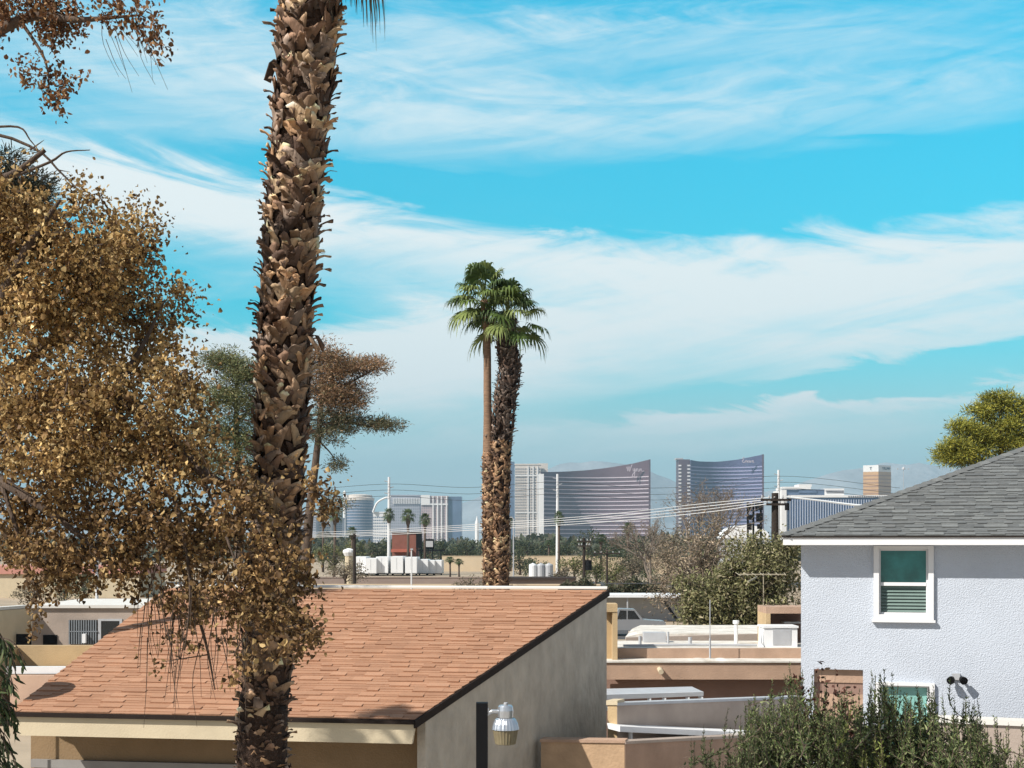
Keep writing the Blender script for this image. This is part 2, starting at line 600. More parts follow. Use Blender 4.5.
# keep the ridge level with the eave direction
e1 = (A - Cc).normalized()
e2 = n_or.cross(e1).normalized()
uA, vB, uB = (A - Cc).dot(e1), (B - Cc).dot(e2), (B - Cc).dot(e1)
uD, vD = (D - Cc).dot(e1), (D - Cc).dot(e2)
uD = uD * vB / vD
D = Cc + e1 * uD + e2 * vB
house = thing('orange_roof_house', 'single storey house with sloping orange shingle roof and cream fascia, in the foreground', 'house', (A.x - 3, A.y + 3, 0))
mb = MB(); mb.prism([Cc, A, B, D], -n_or * 0.12)
roof = mb.build('roof', M['felt'], house)
OR_PAL = [(0.43, 0.233, 0.142), (0.445, 0.244, 0.15), (0.415, 0.222, 0.134), (0.46, 0.254, 0.157), (0.425, 0.228, 0.137), (0.385, 0.203, 0.122)]
shingles('shingles', roof, Cc, e1, e2, n_or, vB, lambda v: uD * v / vB, lambda v: uA + (uB - uA) * v / vB, vB / 30.0, 0.034, OR_PAL, M['orange_shingle'], 4, (0.22, 0.5))
# white flashing along the high edge
mb = MB()
up = Vector((0, 0, 1))
mb.obox(D + n_or * 0.03 - e1 * 0.05, (B - D) + e1 * 0.05, e2 * 0.12, up * 0.035)
mb.build('ridge_flashing', M['white_coping'], house)
# dark rake trim and eave drip edge
rk = (B - A).normalized()
outw = Vector((rk.y, -rk.x, 0)).normalized()
mb = MB()
mb.obox(A - rk * 0.06 - n_or * 0.14, rk * ((B - A).length + 0.1), outw * 0.05, n_or * 0.15)
lk = (D - Cc).normalized(); outl = Vector((-lk.y, lk.x, 0)).normalized()
mb.build('rake_trim', M['brown_metal'], house)
fwd = Vector((e1.y, -e1.x, 0)).normalized()        # outward from the front wall
if fwd.y > 0:
    fwd = -fwd
mb = MB(); mb.obox(Cc + fwd * 0.005 - up * 0.075 - e1 * 0.03, (A - Cc) + e1 * 0.03, fwd * 0.075, up * 0.065)
mb.build('drip_edge', M['brown_metal'], house)
mb = MB()
c0 = Cc - up * 0.44 + e1 * 0.05
mb.prism([Cc - up * 0.08 + e1 * 0.0, Cc - up * 0.44 + e1 * 0.22, A - up * 0.44 - e1 * 0.06, A - up * 0.08], -fwd * 0.11)
mb.build('fascia', M['cream'], house)
rkh = Vector((rk.x, rk.y, 0)).normalized(); lkh = Vector((lk.x, lk.y, 0)).normalized()
slope_r = (B.z - A.z) / math.hypot(B.x - A.x, B.y - A.y)
LR = math.hypot(B.x - A.x, B.y - A.y)
slope_l = (D.z - Cc.z) / math.hypot(D.x - Cc.x, D.y - Cc.y)
LL = math.hypot(D.x - Cc.x, D.y - Cc.y)
def on_r(s, z=None, inset=0.0):
    p = A + rkh * s - outw * inset
    return Vector((p.x, p.y, (A.z + slope_r * s - 0.135) if z is None else z))
def on_l(s, z=None, inset=0.0):
    p = Cc + lkh * s - outl * inset
    return Vector((p.x, p.y, (Cc.z + slope_l * s - 0.135) if z is None else z))
S0 = 0.36
mb = MB()
mb.prism([on_r(S0, 0), on_r(LR - 0.02, 0), on_r(LR - 0.02), on_r(S0)], -outw * 0.18)
mb.build('gable_wall', M['grey_stucco'], house)
mb = MB()
S1 = 1.25
a1 = on_r(S1, 0, 0.18)
a0 = Vector((a1.x, a1.y, 0)) + (Cc - A) * 1.06; a0.z = 0
mb.wallseg(a0, a1, 0, on_r(S1).z, 0.18)
d0_ = on_l(LL - .02, 0, .2)
mb.wallseg(a0 + (d0_ - a0).normalized() * .25, d0_, 0, (on_r(S1).z - .05, on_l(LL - .02).z), -0.18)
b0, b1 = on_r(LR - 0.2, 0, 0.18), on_l(LL - 0.2, 0, 0.2)
mb.wallseg(b0, b1, 0, on_r(LR - 0.2).z - 0.02, 0.18)
mb.build('wall', mat('ochre_stucco', (0.25, 0.17, 0.095), 0.9, 0.12, 1.3, 0.5, 26), house)
mb = MB()
fdir = (a1 - a0).normalized(); fn = Vector((fdir.y, -fdir.x, 0))
mb.obox(a0 + fdir * 0.05 + fn * 0.004 + up * 1.76, fdir * 5.0, fn * 0.10, up * 0.16)
mb.build('door_header', mat('header_paint', (.26, .25, .24), .6, .1, 2), house)

# the satellite dish at the left end of that roof (its shadow falls on the shingles)
def build_dish():
    S = cp + (P(42, 692, 1.0) - cp) * ((Cc - cp).dot(n_or) / (P(42, 692, 1.0) - cp).dot(n_or))
    c = S + sun_dir * 1.75
    t = thing('satellite_dish', 'grey satellite dish on a mast at the left end of the orange roof', 'satellite dish', (c.x, c.y, Cc.z + 0.02))
    axis = (sun_dir + Vector((0.15, 0.1, 0.1))).normalized()
    q = axis.to_track_quat('Z', 'Y').to_matrix()
    mb = MB()
    prof = [(0.0 + 0.50 * k / 8, 0.10 * (k / 8) ** 2) for k in range(9)]
    prof[0] = (0.01, 0)
    pr = prof + [(r, z - 0.012) for r, z in reversed(prof)]
    tmp = MB(); tmp.lathe((0, 0, 0), pr, 28)
    mb.add([c + q @ Vector(v) for v in tmp.v], tmp.f)
    mb.build('reflector', M['grey_metal'], t, smooth=True)
    mb = MB(); mb.tube([(c.x, c.y, Cc.z - 0.4), (c.x, c.y, c.z - 0.25), c - axis * 0.03], 0.025, 8)
    mb.build('mast', M['grey_metal'], t)
    mb = MB(); mb.tube([c + q @ Vector((0, -0.4, 0.1)), c + q @ Vector((0, -0.12, 0.42))], 0.012, 6)
    mb.box(c + q @ Vector((0, -0.12, 0.42)) - Vector((.04, .04, .04)), c + q @ Vector((0, -0.12, 0.42)) + Vector((.04, .04, .04)))
    mb.build('receiver_arm', M['grey_metal'], t)
build_dish()

# ------------------------------------------------------------------ the pale two-storey house
TH = R(14)
ex, ey = Vector((math.cos(TH), -math.sin(TH), 0)), Vector((math.sin(TH), math.cos(TH), 0))
Q = Vector((X(801, 27), 27.0, 0))
def wall_s(px, off=0.0):
    """distance along the front wall at that bearing; off = metres in front of the wall"""
    q0 = Q - ey * off
    k = (px - 512) / F
    return (k * q0.y - q0.x) / (ex.x - k * ex.y)
def wall_z(px, py, off=0.0):
    q0 = Q - ey * off + ex * wall_s(px, off)
    return Z(py, q0.y)
def W3(s, off, z):
    p = Q + ex * s - ey * off
    return Vector((p.x, p.y, z))
ph = thing('two_storey_house', 'pale grey stucco two storey house with grey hip roof and white eaves', 'house', (Q.x + 5, Q.y + 4, 0))
WL = 13.4; DEPTH = 11.0
EZ = 6.2
win = []
def rect(pa, pb, ya, yb):
    sa, sb = wall_s(pa), wall_s(pb)
    return sa, sb, wall_z(pa, yb), wall_z(pa, ya)
w1 = rect(879, 928, 549, 614); w2 = rect(881, 929, 685, 760); al = rect(814, 863, 669, 768)
# front wall as a grid with openings
def holed_wall(mb, s0, s1, z0, z1, holes, reveal):
    ss_ = sorted({s0, s1} | {h[0] for h in holes} | {h[1] for h in holes})
    zs_ = sorted({z0, z1} | {h[2] for h in holes} | {h[3] for h in holes})
    for i in range(len(ss_) - 1):
        for j in range(len(zs_) - 1):
            sm, zm = (ss_[i] + ss_[i + 1]) / 2, (zs_[j] + zs_[j + 1]) / 2
            if any(h[0] < sm < h[1] and h[2] < zm < h[3] for h in holes):
                continue
            mb.add([W3(ss_[i], 0, zs_[j]), W3(ss_[i + 1], 0, zs_[j]), W3(ss_[i + 1], 0, zs_[j + 1]), W3(ss_[i], 0, zs_[j + 1])], [(0, 1, 2, 3)])
    for h in holes:
        r = -reveal
        a, b, c, d = h
        mb.add([W3(a, 0, c), W3(a, 0, d), W3(a, r, d), W3(a, r, c)], [(3, 2, 1, 0)])
        mb.add([W3(b, 0, c), W3(b, 0, d), W3(b, r, d), W3(b, r, c)], [(0, 1, 2, 3)])
        mb.add([W3(a, 0, d), W3(b, 0, d), W3(b, r, d), W3(a, r, d)], [(0, 1, 2, 3)])
        mb.add([W3(a, 0, c), W3(b, 0, c), W3(b, r, c), W3(a, r, c)], [(3, 2, 1, 0)])
mb = MB()
holed_wall(mb, 0, WL, 0, EZ + 0.03, [w1, w2, al], 0.14)
mb.add([W3(0, 0, 0), W3(0, 0, EZ + .03), W3(0, -DEPTH, EZ + .03), W3(0, -DEPTH, 0)], [(0, 1, 2, 3)])
mb.add([W3(WL, 0, 0), W3(WL, 0, EZ + .03), W3(WL, -DEPTH, EZ + .03), W3(WL, -DEPTH, 0)], [(3, 2, 1, 0)])
mb.add([W3(0, -DEPTH, 0), W3(0, -DEPTH, EZ + .03), W3(WL, -DEPTH, EZ + .03), W3(WL, -DEPTH, 0)], [(0, 1, 2, 3)])
mb.build('wall', M['blue_stucco'], ph)
def bar(mb, s0, s1, z0, z1, o0, o1):
    mb.obox(W3(s0, o1, z0), ex * (s1 - s0), ey * (o1 - o0), up * (z1 - z0))
def window(r, upper_open, name='window'):
    a, b, c, d = r
    t = 0.10
    mb = MB()
    bar(mb, a - t, a - .002, c - t, d + t * .6, 0.002, 0.075); bar(mb, b + .002, b + t, c - t, d + t * .6, 0.002, 0.075)
    bar(mb, a - .002, b + .002, d + .002, d + t * .6, 0.002, 0.073); bar(mb, a - .002, b + .002, c - t, c - .002, 0.002, 0.073)
    bar(mb, a - t - .03, b + t + .03, c - t - .05, c - t - .002, 0.002, 0.10)
    w = mb.build(name, M['blue_stucco'] if False else M['white_trim'], ph)
    mid = c + (d - c) * 0.46
    mb = MB(); f = 0.032
    bar(mb, a, a + f, c, d, -0.12, -0.03); bar(mb, b - f, b, c, d, -0.12, -0.03)
    bar(mb, a + f, b - f, d - f, d, -0.12, -0.03); bar(mb, a + f, b - f, c, c + f, -0.12, -0.03)
    bar(mb, a + f, b - f, mid - .03, mid + .035, -0.12, -0.02)
    mb.build('sash_frame', M['white_trim'], w)
    mb = MB(); bar(mb, a + f, b - f, mid + .035, d - f, -0.10, -0.085)
    mb.build('upper_pane', M['teal_glass'] if upper_open else M['aqua_blind'], w)
    if upper_open:
        mb = MB(); k = 8; z0 = c + f; st = (mid - .03 - z0) / k
        for i in range(k):
            z = z0 + i * st
            mb.add([W3(a + f, -0.075, z + .008), W3(b - f, -0.075, z + .008), W3(b - f, -0.11, z + st), W3(a + f, -0.11, z + st)], [(0, 1, 2, 3)])
        mb.build('blind', M['blind'], w)
    else:
        mb = MB(); bar(mb, a + f, b - f, c + f, mid - .03, -0.10, -0.085)
        mb.build('lower_pane', M['aqua_blind'], w)
window(w1, True)
window(w2, False)
# boarded alcove
a, b, c, d = al
mb = MB(); bar(mb, a, b, d - 0.26, d, -0.14, -0.10); bar(mb, a, b, c, d - 0.48, -0.14, -0.11)
pn = mb.build('alcove_panel', M['brown_stucco'], ph)
mb = MB(); bar(mb, a + .002, b - .002, d - 0.478, d - 0.262, -0.14, -0.125)
mb.build('dark_board', M['dark_brown_stucco'], pn)
# eave, fascia, soffit
KO = 0.5
sK = wall_s(783, KO)
K = W3(sK, KO, wall_z(783, 536, KO))
mb = MB()
bar(mb, sK, WL + 0.4, EZ, K.z - 0.005, KO - 0.03, KO)
mb.obox(W3(sK, KO - 0.03, EZ), ey * (DEPTH + KO - .03 + .5), ex * 0.03, up * (K.z - 0.005 - EZ))
mb.build('fascia', M['white_trim'], ph)
mb = MB(); mb.add([W3(sK + .03, KO - .03, EZ + .035), W3(WL + .4, KO - .03, EZ + .035), W3(WL + .4, 0, EZ + .035), W3(sK + .03, 0, EZ + .035)], [(3, 2, 1, 0)])
mb.add([W3(sK + .03, 0, EZ + .035), W3(0, 0, EZ + .035), W3(0, -DEPTH, EZ + .035), W3(sK + .03, -DEPTH, EZ + .035)], [(3, 2, 1, 0)])
mb.build('soffit', M['white_trim'], ph)
SL = 0.39
LX = WL + 0.4 - sK; LY = DEPTH + KO + 0.5; TT = LY / 2
rr = [W3(sK, KO, K.z), W3(WL + .4, KO, K.z), W3(WL + .4, KO - LY, K.z), W3(sK, KO - LY, K.z)]
rg0 = W3(sK + TT, KO - TT, K.z + SL * TT); rg1 = W3(max(WL + .4 - TT, sK + TT + .5), KO - TT, K.z + SL * TT)
mb = MB(); mb.add(rr + [rg0, rg1], [(0, 1, 5, 4), (1, 2, 5), (2, 3, 4, 5), (3, 0, 4), (3, 2, 1, 0)])
hr = mb.build('roof', M['felt'], ph)
th2 = math.atan(SL)
f2 = ey * math.cos(th2) + up * math.sin(th2)
nn = -ey * math.sin(th2) + up * math.cos(th2)
cs = math.cos(th2)
GR_PAL = [(0.15, 0.158, 0.16), (0.17, 0.18, 0.182), (0.19, 0.2, 0.2), (0.16, 0.168, 0.168), (0.178, 0.185, 0.185), (0.21, 0.22, 0.218)]
shingles('shingles', hr, K - f2 * 0.03, ex, f2, nn, TT / cs, lambda v: v * cs, lambda v: LX - v * cs, 0.20, 0.036, GR_PAL, M['grey_shingle'], 9, (0.14, 0.36))
# hip cap shingles along the left hip
mb = MB()
hd = (rg0 - rr[0]); nh = int(hd.length / 0.24)
rng_ = random.Random(3)
for i in range(nh):
    p = rr[0] + hd * (i / nh); dn = hd.normalized()
    sidev = Vector((dn.y, -dn.x, 0)).normalized()
    h0, h1 = 0.055, 0.03
    L_ = dn * 0.27
    c = GR_PAL[rng_.randrange(6)]
    w_ = 0.13
    mb.add([p + sidev * w_ + up * (h0 - .04), p + up * (h0 + .02), p - sidev * w_ + up * (h0 - .04), p + L_ + sidev * w_ + up * (h1 - .04), p + L_ + up * (h1 + .02), p + L_ - sidev * w_ + up * (h1 - .04)],
           [(0, 1, 4, 3), (1, 2, 5, 4), (0, 2, 1)], c)
mb.build('hip_cap', M['grey_shingle'], hr)
mb = MB(); bar(mb, sK - .02, WL + .4, K.z - 0.03, K.z + 0.012, KO + .002, KO + .03)
mb.build('drip_edge', M['brown_metal'], ph)
# twin floodlight on the wall
s0 = wall_s(956); z0 = wall_z(956, 677)
fl = thing('flood_light', 'small dark twin floodlight fixed to the pale stucco wall', 'light', tuple(W3(s0, 0, z0)))
mb = MB(); bar(mb, s0 - .07, s0 + .07, z0 - .05, z0 + .07, 0.004, 0.05); mb.build('mount', M['grey_metal'], fl)
for dx_ in (-0.07, 0.08):
    mb = MB(); p = W3(s0 + dx_, 0.06, z0 - .01); q = W3(s0 + dx_ * 1.6, 0.24, z0 - .05)
    mb.tube([p, p + (q - p) * .4, p + (q - p) * .45, q], [0.025, 0.03, 0.06, 0.075], 12); mb.build('lamp_head', M['black_metal'], fl)

# ------------------------------------------------------------------ flat-roofed adobe house in the middle
DF = 42.0
def bx(mb, pa, pb, ya, yb, d, th):
    """upright slab facing the street: bearings pa..pb, rows ya..yb seen at distance d, th deep"""
    mb.box((X(pa, d), d, Z(yb, d)), (X(pb, d), d + th, Z(ya, d)))
ad = thing('adobe_house', 'low brown adobe house with white coated flat roof behind the courtyard walls', 'house', (X(700, DF), DF + 4, 0))
zt = Z(648, DF)
xL, xR = X(596, DF), X(822, DF)
mb = MB(); mb.box((xL, DF + .25, zt - 0.25), (xR, DF + 3.5, zt - 0.02))
mb.build('roof', M['white_roof'], ad)
mb = MB(); bx(mb, 596, 822, 648.5, 661.5, DF, 0.25); mb.build('parapet', M['brown_stucco'], ad)
mb = MB(); mb.box((xL, DF - 1.05, Z(662.5, DF - 1)), (xR, DF - 0.003, Z(661, DF - 1))); lg = mb.build('ledge', M['white_roof'], ad)
mb = MB(); bx(mb, 590, 822, 663, 679.5, DF - 1, 0.30); mb.build('fascia_beam', M['brown_stucco'], ad)
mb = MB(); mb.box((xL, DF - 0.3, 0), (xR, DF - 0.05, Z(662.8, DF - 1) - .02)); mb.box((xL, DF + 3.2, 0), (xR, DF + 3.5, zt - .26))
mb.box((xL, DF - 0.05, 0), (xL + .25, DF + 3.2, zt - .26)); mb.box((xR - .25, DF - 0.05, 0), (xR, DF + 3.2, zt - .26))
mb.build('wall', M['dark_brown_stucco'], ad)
mb = MB(); p = P(659.5, 669.5, DF - 1); mb.tube([p + Vector((0, .1, 0.02)), p + Vector((0, -.45, -.03))], 0.075, 10); mb.build('drain_spout', M['cream'], ad)
# patched white mound of coating round the mast
mb = MB(); p = P(710, 661, DF - .52)
for dx_, rx in ((-.35, .42), (.3, .40), (0, .36)):
    mb.lathe((p.x + dx_, p.y, p.z), [(rx, 0), (rx * .7, .05), (rx * .3, .085), (.02, .095)], 14)
mb.build('roof_patch', M['white_roof'], ad)
mb = MB(); p = P(736, 645, DF + 2); mb.tube([(p.x, p.y, zt - .1), (p.x, p.y, zt + .62)], 0.06, 10); mb.tube([(p.x, p.y, zt + .62), (p.x, p.y, zt + .72)], 0.10, 10)
mb.build('vent_pipe', M['white_metal'], ad)
# tan end pier with brown panel
mb = MB(); bx(mb, 600, 617.5, 604, 612, DF - .6, 0.9); bx(mb, 612.5, 617.5, 612, 661, DF - .58, 0.86); bx(mb, 598, 612.5, 612, 661, DF - .2, 0.4)
mb.build('end_pier', M['tan_stucco'], ad)
# the next flat roof just behind
d9 = 46.5
ad2 = thing('adobe_house', 'second flat white roof with a pinkish parapet, right behind the adobe house', 'house', (X(690, d9), d9 + 2, 0))
z9 = Z(634, d9)
mb = MB(); mb.prism([(X(640, d9), d9 + .2, z9), (X(790, d9), d9 + .2, z9), (X(790, d9), d9 + 5.2, z9), (X(655, d9), d9 + 5.2, z9), (X(640, d9), d9 + 3, z9)], (0, 0, -.2)); mb.build('roof', M['white_roof'], ad2)
mb = MB(); mb.prism([(X(626, d9), d9 + .3, z9 - .12), (X(640, d9) - .01, d9 + .3, z9 - .01), (X(640, d9) - .01, d9 + 3, z9 - .01)], (0, 0, -.15)); mb.build('roof_corner', M['white_roof'], ad2)
mb = MB(); mb.wallseg((X(626, d9), d9), (X(790, d9), d9), 0, (z9 - .12, z9 + .03), .19); mb.box((X(641, d9), d9 + .2, 0), (X(789, d9), d9 + 5.1, z9 - .21)); mb.build('wall', M['pink_stucco'], ad2)
# roof clutter on the white roof
for px, h_, r_, dd in ((640, .28, .05, 1.2), (668, .35, .04, 2.2), (690, .22, .06, 1.6)):
    mb = MB(); p = P(px, 645, DF + dd); mb.tube([(p.x, p.y, zt - .1), (p.x, p.y, zt + h_)], r_, 8); mb.build('vent_pipe', M['grey_metal'], ad)
mb = MB(); p = P(655, 645, DF + 2.6); mb.box((p.x - .35, p.y, zt - .02), (p.x + .35, p.y + .5, zt + .30)); mb.build('roof_hatch', M['grey_metal'], ad)
mb = MB(); mb.tube([(X(625, DF), DF + .6, zt + .03), (X(700, DF), DF + 1.0, zt + .03), (X(762, DF), DF + .8, zt + .03)], .035, 6); mb.build('conduit', M['grey_metal'], ad)
# thin whip aerial
p = P(710, 662, DF - .6)
t = thing('whip_aerial', 'thin grey whip aerial on the white roof ledge of the adobe house', 'aerial', tuple(p))
mb = MB(); mb.tube([p, p + up * .7], 0.03, 6); mb.build('mount', M['grey_metal'], t)
mb = MB(); mb.tube([p + up * .7, P(710, 600, DF - .6)], 0.014, 5); mb.build('rod', M['grey_metal'], t)
# television aerial
pa_ = P(763.5, 640, DF + 2.5)
t = thing('television_aerial', 'pale yagi television aerial on a mast in front of the olive tree', 'aerial', (pa_.x, pa_.y, zt))
top = P(763.5, 573, DF + 2.5)
mb = MB(); mb.tube([(pa_.x, pa_.y, zt - .1), top], 0.018, 6); mb.build('mast', mat('old_aluminium', (.33, .29, .21), .6), t)
mb = MB(); l, r_ = P(738, 574.5, DF + 2.5), P(785, 574.5, DF + 2.5); mb.tube([l, r_], 0.02, 6); mb.build('boom', mat('old_aluminium', (.33, .29, .21), .6), t)
for i in range(7):
    k = i / 6
    c = l + (r_ - l) * k; h = 0.62 - .35 * k
    mb = MB(); mb.tube([c + Vector((-.02, -h, -.02)), c + Vector((.02, h, .05))], 0.012, 5); mb.build('element', mat('old_aluminium', (.33, .29, .21), .6), t)
mb = MB(); mb.tube([P(748, 582, DF + 2), P(757, 577, DF + 3)], 0.03, 5); mb.build('reflector_bar', mat('old_aluminium', (.33, .29, .21), .6), t)
# roof shelter and evaporative cooler at the right
dS = DF + 1.7
t = thing('roof_shelter', 'brown open fronted shelter box standing on the white flat roof', 'shelter', (X(785, dS), dS, zt - .02))
mb = MB(); bx(mb, 766, 815, 607, 613.5, dS, 1.5); mb.build('top', M['brown_stucco'], t)
mb = MB(); mb.box((X(766, dS), dS, zt - .02), (X(770.5, dS), dS + 1.5, Z(613.5, dS))); mb.build('side', M['tan_stucco'], t)
mb = MB(); mb.box((X(770.5, dS), dS + 1.25, zt - .02), (X(815, dS), dS + 1.5, Z(613.5, dS))); mb.build('back', M['dark_brown_stucco'], t)
mb = MB(); bx(mb, 784, 801, 622, 623.5, dS + .7, .5); mb.build('shelf', M['white_metal'], t)
dS2 = DF + .6
t = thing('evaporative_cooler', 'boxy white evaporative cooler in front of the roof shelter', 'cooler', (X(780, dS2), dS2 + .4, zt - .02))
x0, x1 = X(764, dS2), X(797.5, dS2); z1 = Z(627, dS2)
mb = MB(); mb.box((x0, dS2 + .02, zt - .02), (x1, dS2 + .95, z1 - .03)); mb.build('cabinet', M['white_metal'], t)
mb = MB(); mb.box((x0 - .03, dS2 - .02, z1 - .028), (x1 + .03, dS2 + .98, z1 + .03)); mb.build('lid', M['white_metal'], t)
mb = MB(); mb.box((X(773, dS2), dS2 + .004, zt + .05), (X(791, dS2), dS2 + .018, z1 - .06)); mb.build('side_panel', M['grey_metal'], t)
for i in range(4):
    mb = MB(); mb.tube([(x0 - .16 + .04 * i, dS2 - .1, zt - .02), (x0 - .05 - .02 * i, dS2 + .1, z1 - .08 - .1 * i)], 0.025, 6)
    mb.build('pipe', M['white_metal'], t)

# ------------------------------------------------------------------ courtyard walls
def cw(name, label, cat, pts, zt_, th, m, cap=None, caph=0.06, capo=0.03):
    """wall along plan points with tops zt_"""
    t = thing(name, label, cat, (sum(p[0] for p in pts) / len(pts), sum(p[1] for p in pts) / len(pts), 0))
    mb = MB(); cb = MB()
    for i in range(len(pts) - 1):
        a, b = Vector((*pts[i], 0)), Vector((*pts[i + 1], 0))
        d = (b - a).normalized(); n = Vector((d.y, -d.x, 0)) * capo
        mb.wallseg(a, b, 0, (zt_[i], zt_[i + 1]), th)
        cb.wallseg(a + n - d * .02, b + n + d * .02, (zt_[i] + .001, zt_[i + 1] + .001), (zt_[i] + caph, zt_[i + 1] + caph), th + 2 * capo)
    mb.build('wall_body', m, t)
    cb.build('coping', cap or m, t)
    return t
def pl(px, d):
    return (X(px, d), d)
# brown yard wall: pier facing us, then the long side receding to the right
def zz(py, d):
    return Z(py, d)
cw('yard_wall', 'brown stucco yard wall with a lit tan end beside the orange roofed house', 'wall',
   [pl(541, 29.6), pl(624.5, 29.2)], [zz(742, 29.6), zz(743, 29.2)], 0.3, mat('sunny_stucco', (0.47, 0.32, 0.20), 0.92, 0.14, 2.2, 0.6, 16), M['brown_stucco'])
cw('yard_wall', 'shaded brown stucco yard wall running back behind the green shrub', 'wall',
   [pl(625.2, 29.2), pl(775, 33.2)], [zz(744, 29.2), zz(736, 33.2)], 0.25, mat('shaded_stucco', (0.33, 0.225, 0.165), 0.92, 0.2, 0.9, 0.5, 20), M['pink_stucco'])  # one wall with the pier above: shade put into a darker stucco
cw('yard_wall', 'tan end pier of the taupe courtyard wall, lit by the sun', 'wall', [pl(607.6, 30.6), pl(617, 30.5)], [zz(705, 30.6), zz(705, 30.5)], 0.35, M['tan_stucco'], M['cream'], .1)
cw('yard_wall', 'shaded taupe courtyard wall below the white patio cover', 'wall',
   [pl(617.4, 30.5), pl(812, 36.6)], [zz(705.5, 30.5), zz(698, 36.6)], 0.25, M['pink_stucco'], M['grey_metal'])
# white patio roof between the two walls
t = thing('patio_roof', 'flat white patio roof strip between the two shaded courtyard walls', 'roof', (X(690, 32.5), 32.5, 0))
a, b = P(620, 731.8, 30.1), P(765, 738.5, 33.4)
mb = MB(); mb.prism([a, b, b + Vector((-.25, .4, .02)), a + Vector((-.25, .4, .02))], (0, 0, .12)); mb.build('roof_panel', M['white_metal'], t)
for k in (0.1, .5, .9):
    mb = MB(); p = a + (b - a) * k + Vector((-.1, .2, 0)); mb.tube([(p.x, p.y, 0), (p.x, p.y, p.z - .002)], .05, 6)
    mb.build('post', M['white_metal'], t)
t2 = MB(); a2, b2 = P(625, 733.5, 29.8), P(735, 736, 32.4)
a2.z = b2.z = Z(744, 29.2) - .22
t2.prism([a2 + Vector((-.2, -.1, 0)), b2 + Vector((.25, -.02, 0)), b2 + Vector((.2, .5, 0)), a2 + Vector((-.2, .2, 0))], (0, 0, -.12))
tag(t2.build('shed_roof', M['concrete'], None, (a2.x, a2.y, a2.z)), 'grey flat shed roof just behind the shaded brown yard wall', 'roof')
# patio cover in front of the adobe house
t = thing('patio_cover', 'white slatted aluminium patio cover under the brown fascia beam', 'patio cover', (X(655, 37), 37, 0))
a, b = P(598, 696.5, 36.6), P(703, 693.5, 38.2)
mb = MB(); mb.prism([a, b, b + Vector((-.2, .8, .06)), a + Vector((-.2, .8, .06))], (0, 0, .05)); mb.build('roof_panel', M['grey_metal'], t)
mb = MB(); mb.prism([a + up * .05, b + up * .05, b + up * -.06, a + up * -.09], (0.01, -.05, 0)); mb.build('front_beam', M['white_metal'], t)
for px in (599, 621, 648, 663, 687, 701):
    mb = MB(); k = (px - 598) / 105; p = a + (b - a) * k; mb.box((p.x - .05, p.y - .05, p.z - .28), (p.x + .05, p.y + .05, p.z - .09))
    mb.build('bracket', M['white_metal'], t)
mb = MB(); mb.prism([a + up * -.3, b + up * -.3, b + Vector((-.05, .3, -.3)), a + Vector((-.05, .3, -.3))], (0, 0, -.08)); mb.build('lower_beam', M['white_metal'], t)
for k in (.02, .98):
    mb = MB(); p = a + (b - a) * k; mb.box((p.x - .05, p.y + .1, 0), (p.x + .05, p.y + .2, p.z - .08))
    mb.build('post', M['white_metal'], t)
# wall at the lower right, white capped
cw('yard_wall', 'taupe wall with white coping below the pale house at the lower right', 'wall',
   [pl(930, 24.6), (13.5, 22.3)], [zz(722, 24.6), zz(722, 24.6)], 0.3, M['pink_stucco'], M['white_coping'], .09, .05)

# ------------------------------------------------------------------ yard lamp
dL = 15.0
px_ = X(482, dL)
yl = thing('yard_lamp', 'square black post carrying a silver barn light with a ribbed yellowed shade', 'lamp', (px_, dL, 0))
mb = MB(); hw = 5.8 / F * dL
mb.box((px_ - hw, dL - hw, 0), (px_ + hw, dL + hw, Z(702.5, dL))); mb.build('post', M['black_metal'], yl)
lx, ly = X(505.5, dL), dL - 0.05
def zL(py): return Z(py, dL)
mb = MB(); mb.tube([(px_ + hw + .002, dL - .03, zL(713)), (px_ + hw + .05, dL - .04, zL(711)), (lx - .05, ly, zL(711))], 0.022, 8)
mb.box((px_ + hw + .001, dL - .05, zL(715)), (px_ + hw + .012, dL + .0, zL(708))); mb.build('arm', M['alu'], yl)
k = dL / F
mb = MB(); mb.lathe((lx, ly, 0), [(7.6 * k, zL(717)), (8.0 * k, zL(710)), (7.4 * k, zL(706)), (6.0 * k, zL(704.5)), (0.5 * k, zL(704))], 24)
hd_ = mb.build('lamp_housing', M['alu'], yl, smooth=False)
mb = MB(); mb.lathe((lx + .4 * k, ly, 0), [(2.2 * k, zL(704.6)), (2.2 * k, zL(702.5)), (1.9 * k, zL(702))], 14); mb.build('photocell', M['grey_metal'], hd_)
mb = MB(); nrib = 48
vs, fs = [], []
prof = [(8.3, 717.2), (10.5, 719), (12.3, 723), (13.3, 727), (13.6, 728.6), (13.0, 728.8)]
for r_, py in prof:
    for i in range(nrib):
        aa = 2 * math.pi * i / nrib
        rr_ = r_ * k * (1 + (0.018 if i % 2 else -0.018))
        vs.append((lx + rr_ * math.cos(aa), ly + rr_ * math.sin(aa), zL(py)))
for i in range(len(prof) - 1):
    for j in range(nrib):
        fs.append((i * nrib + j, i * nrib + (j + 1) % nrib, (i + 1) * nrib + (j + 1) % nrib, (i + 1) * nrib + j))
mb.add(vs, fs); mb.build('reflector', M['alu'], hd_)
mb = MB(); vs, fs = [], []
prof = [(12.7, 728.9), (11.9, 733), (11.0, 738), (10.2, 743), (9.4, 743.6), (2, 744)]
for r_, py in prof:
    for i in range(nrib):
        aa = 2 * math.pi * i / nrib
        rr_ = r_ * k * (1 + (0.02 if i % 2 else -0.02))
        vs.append((lx + rr_ * math.cos(aa), ly + rr_ * math.sin(aa), zL(py)))
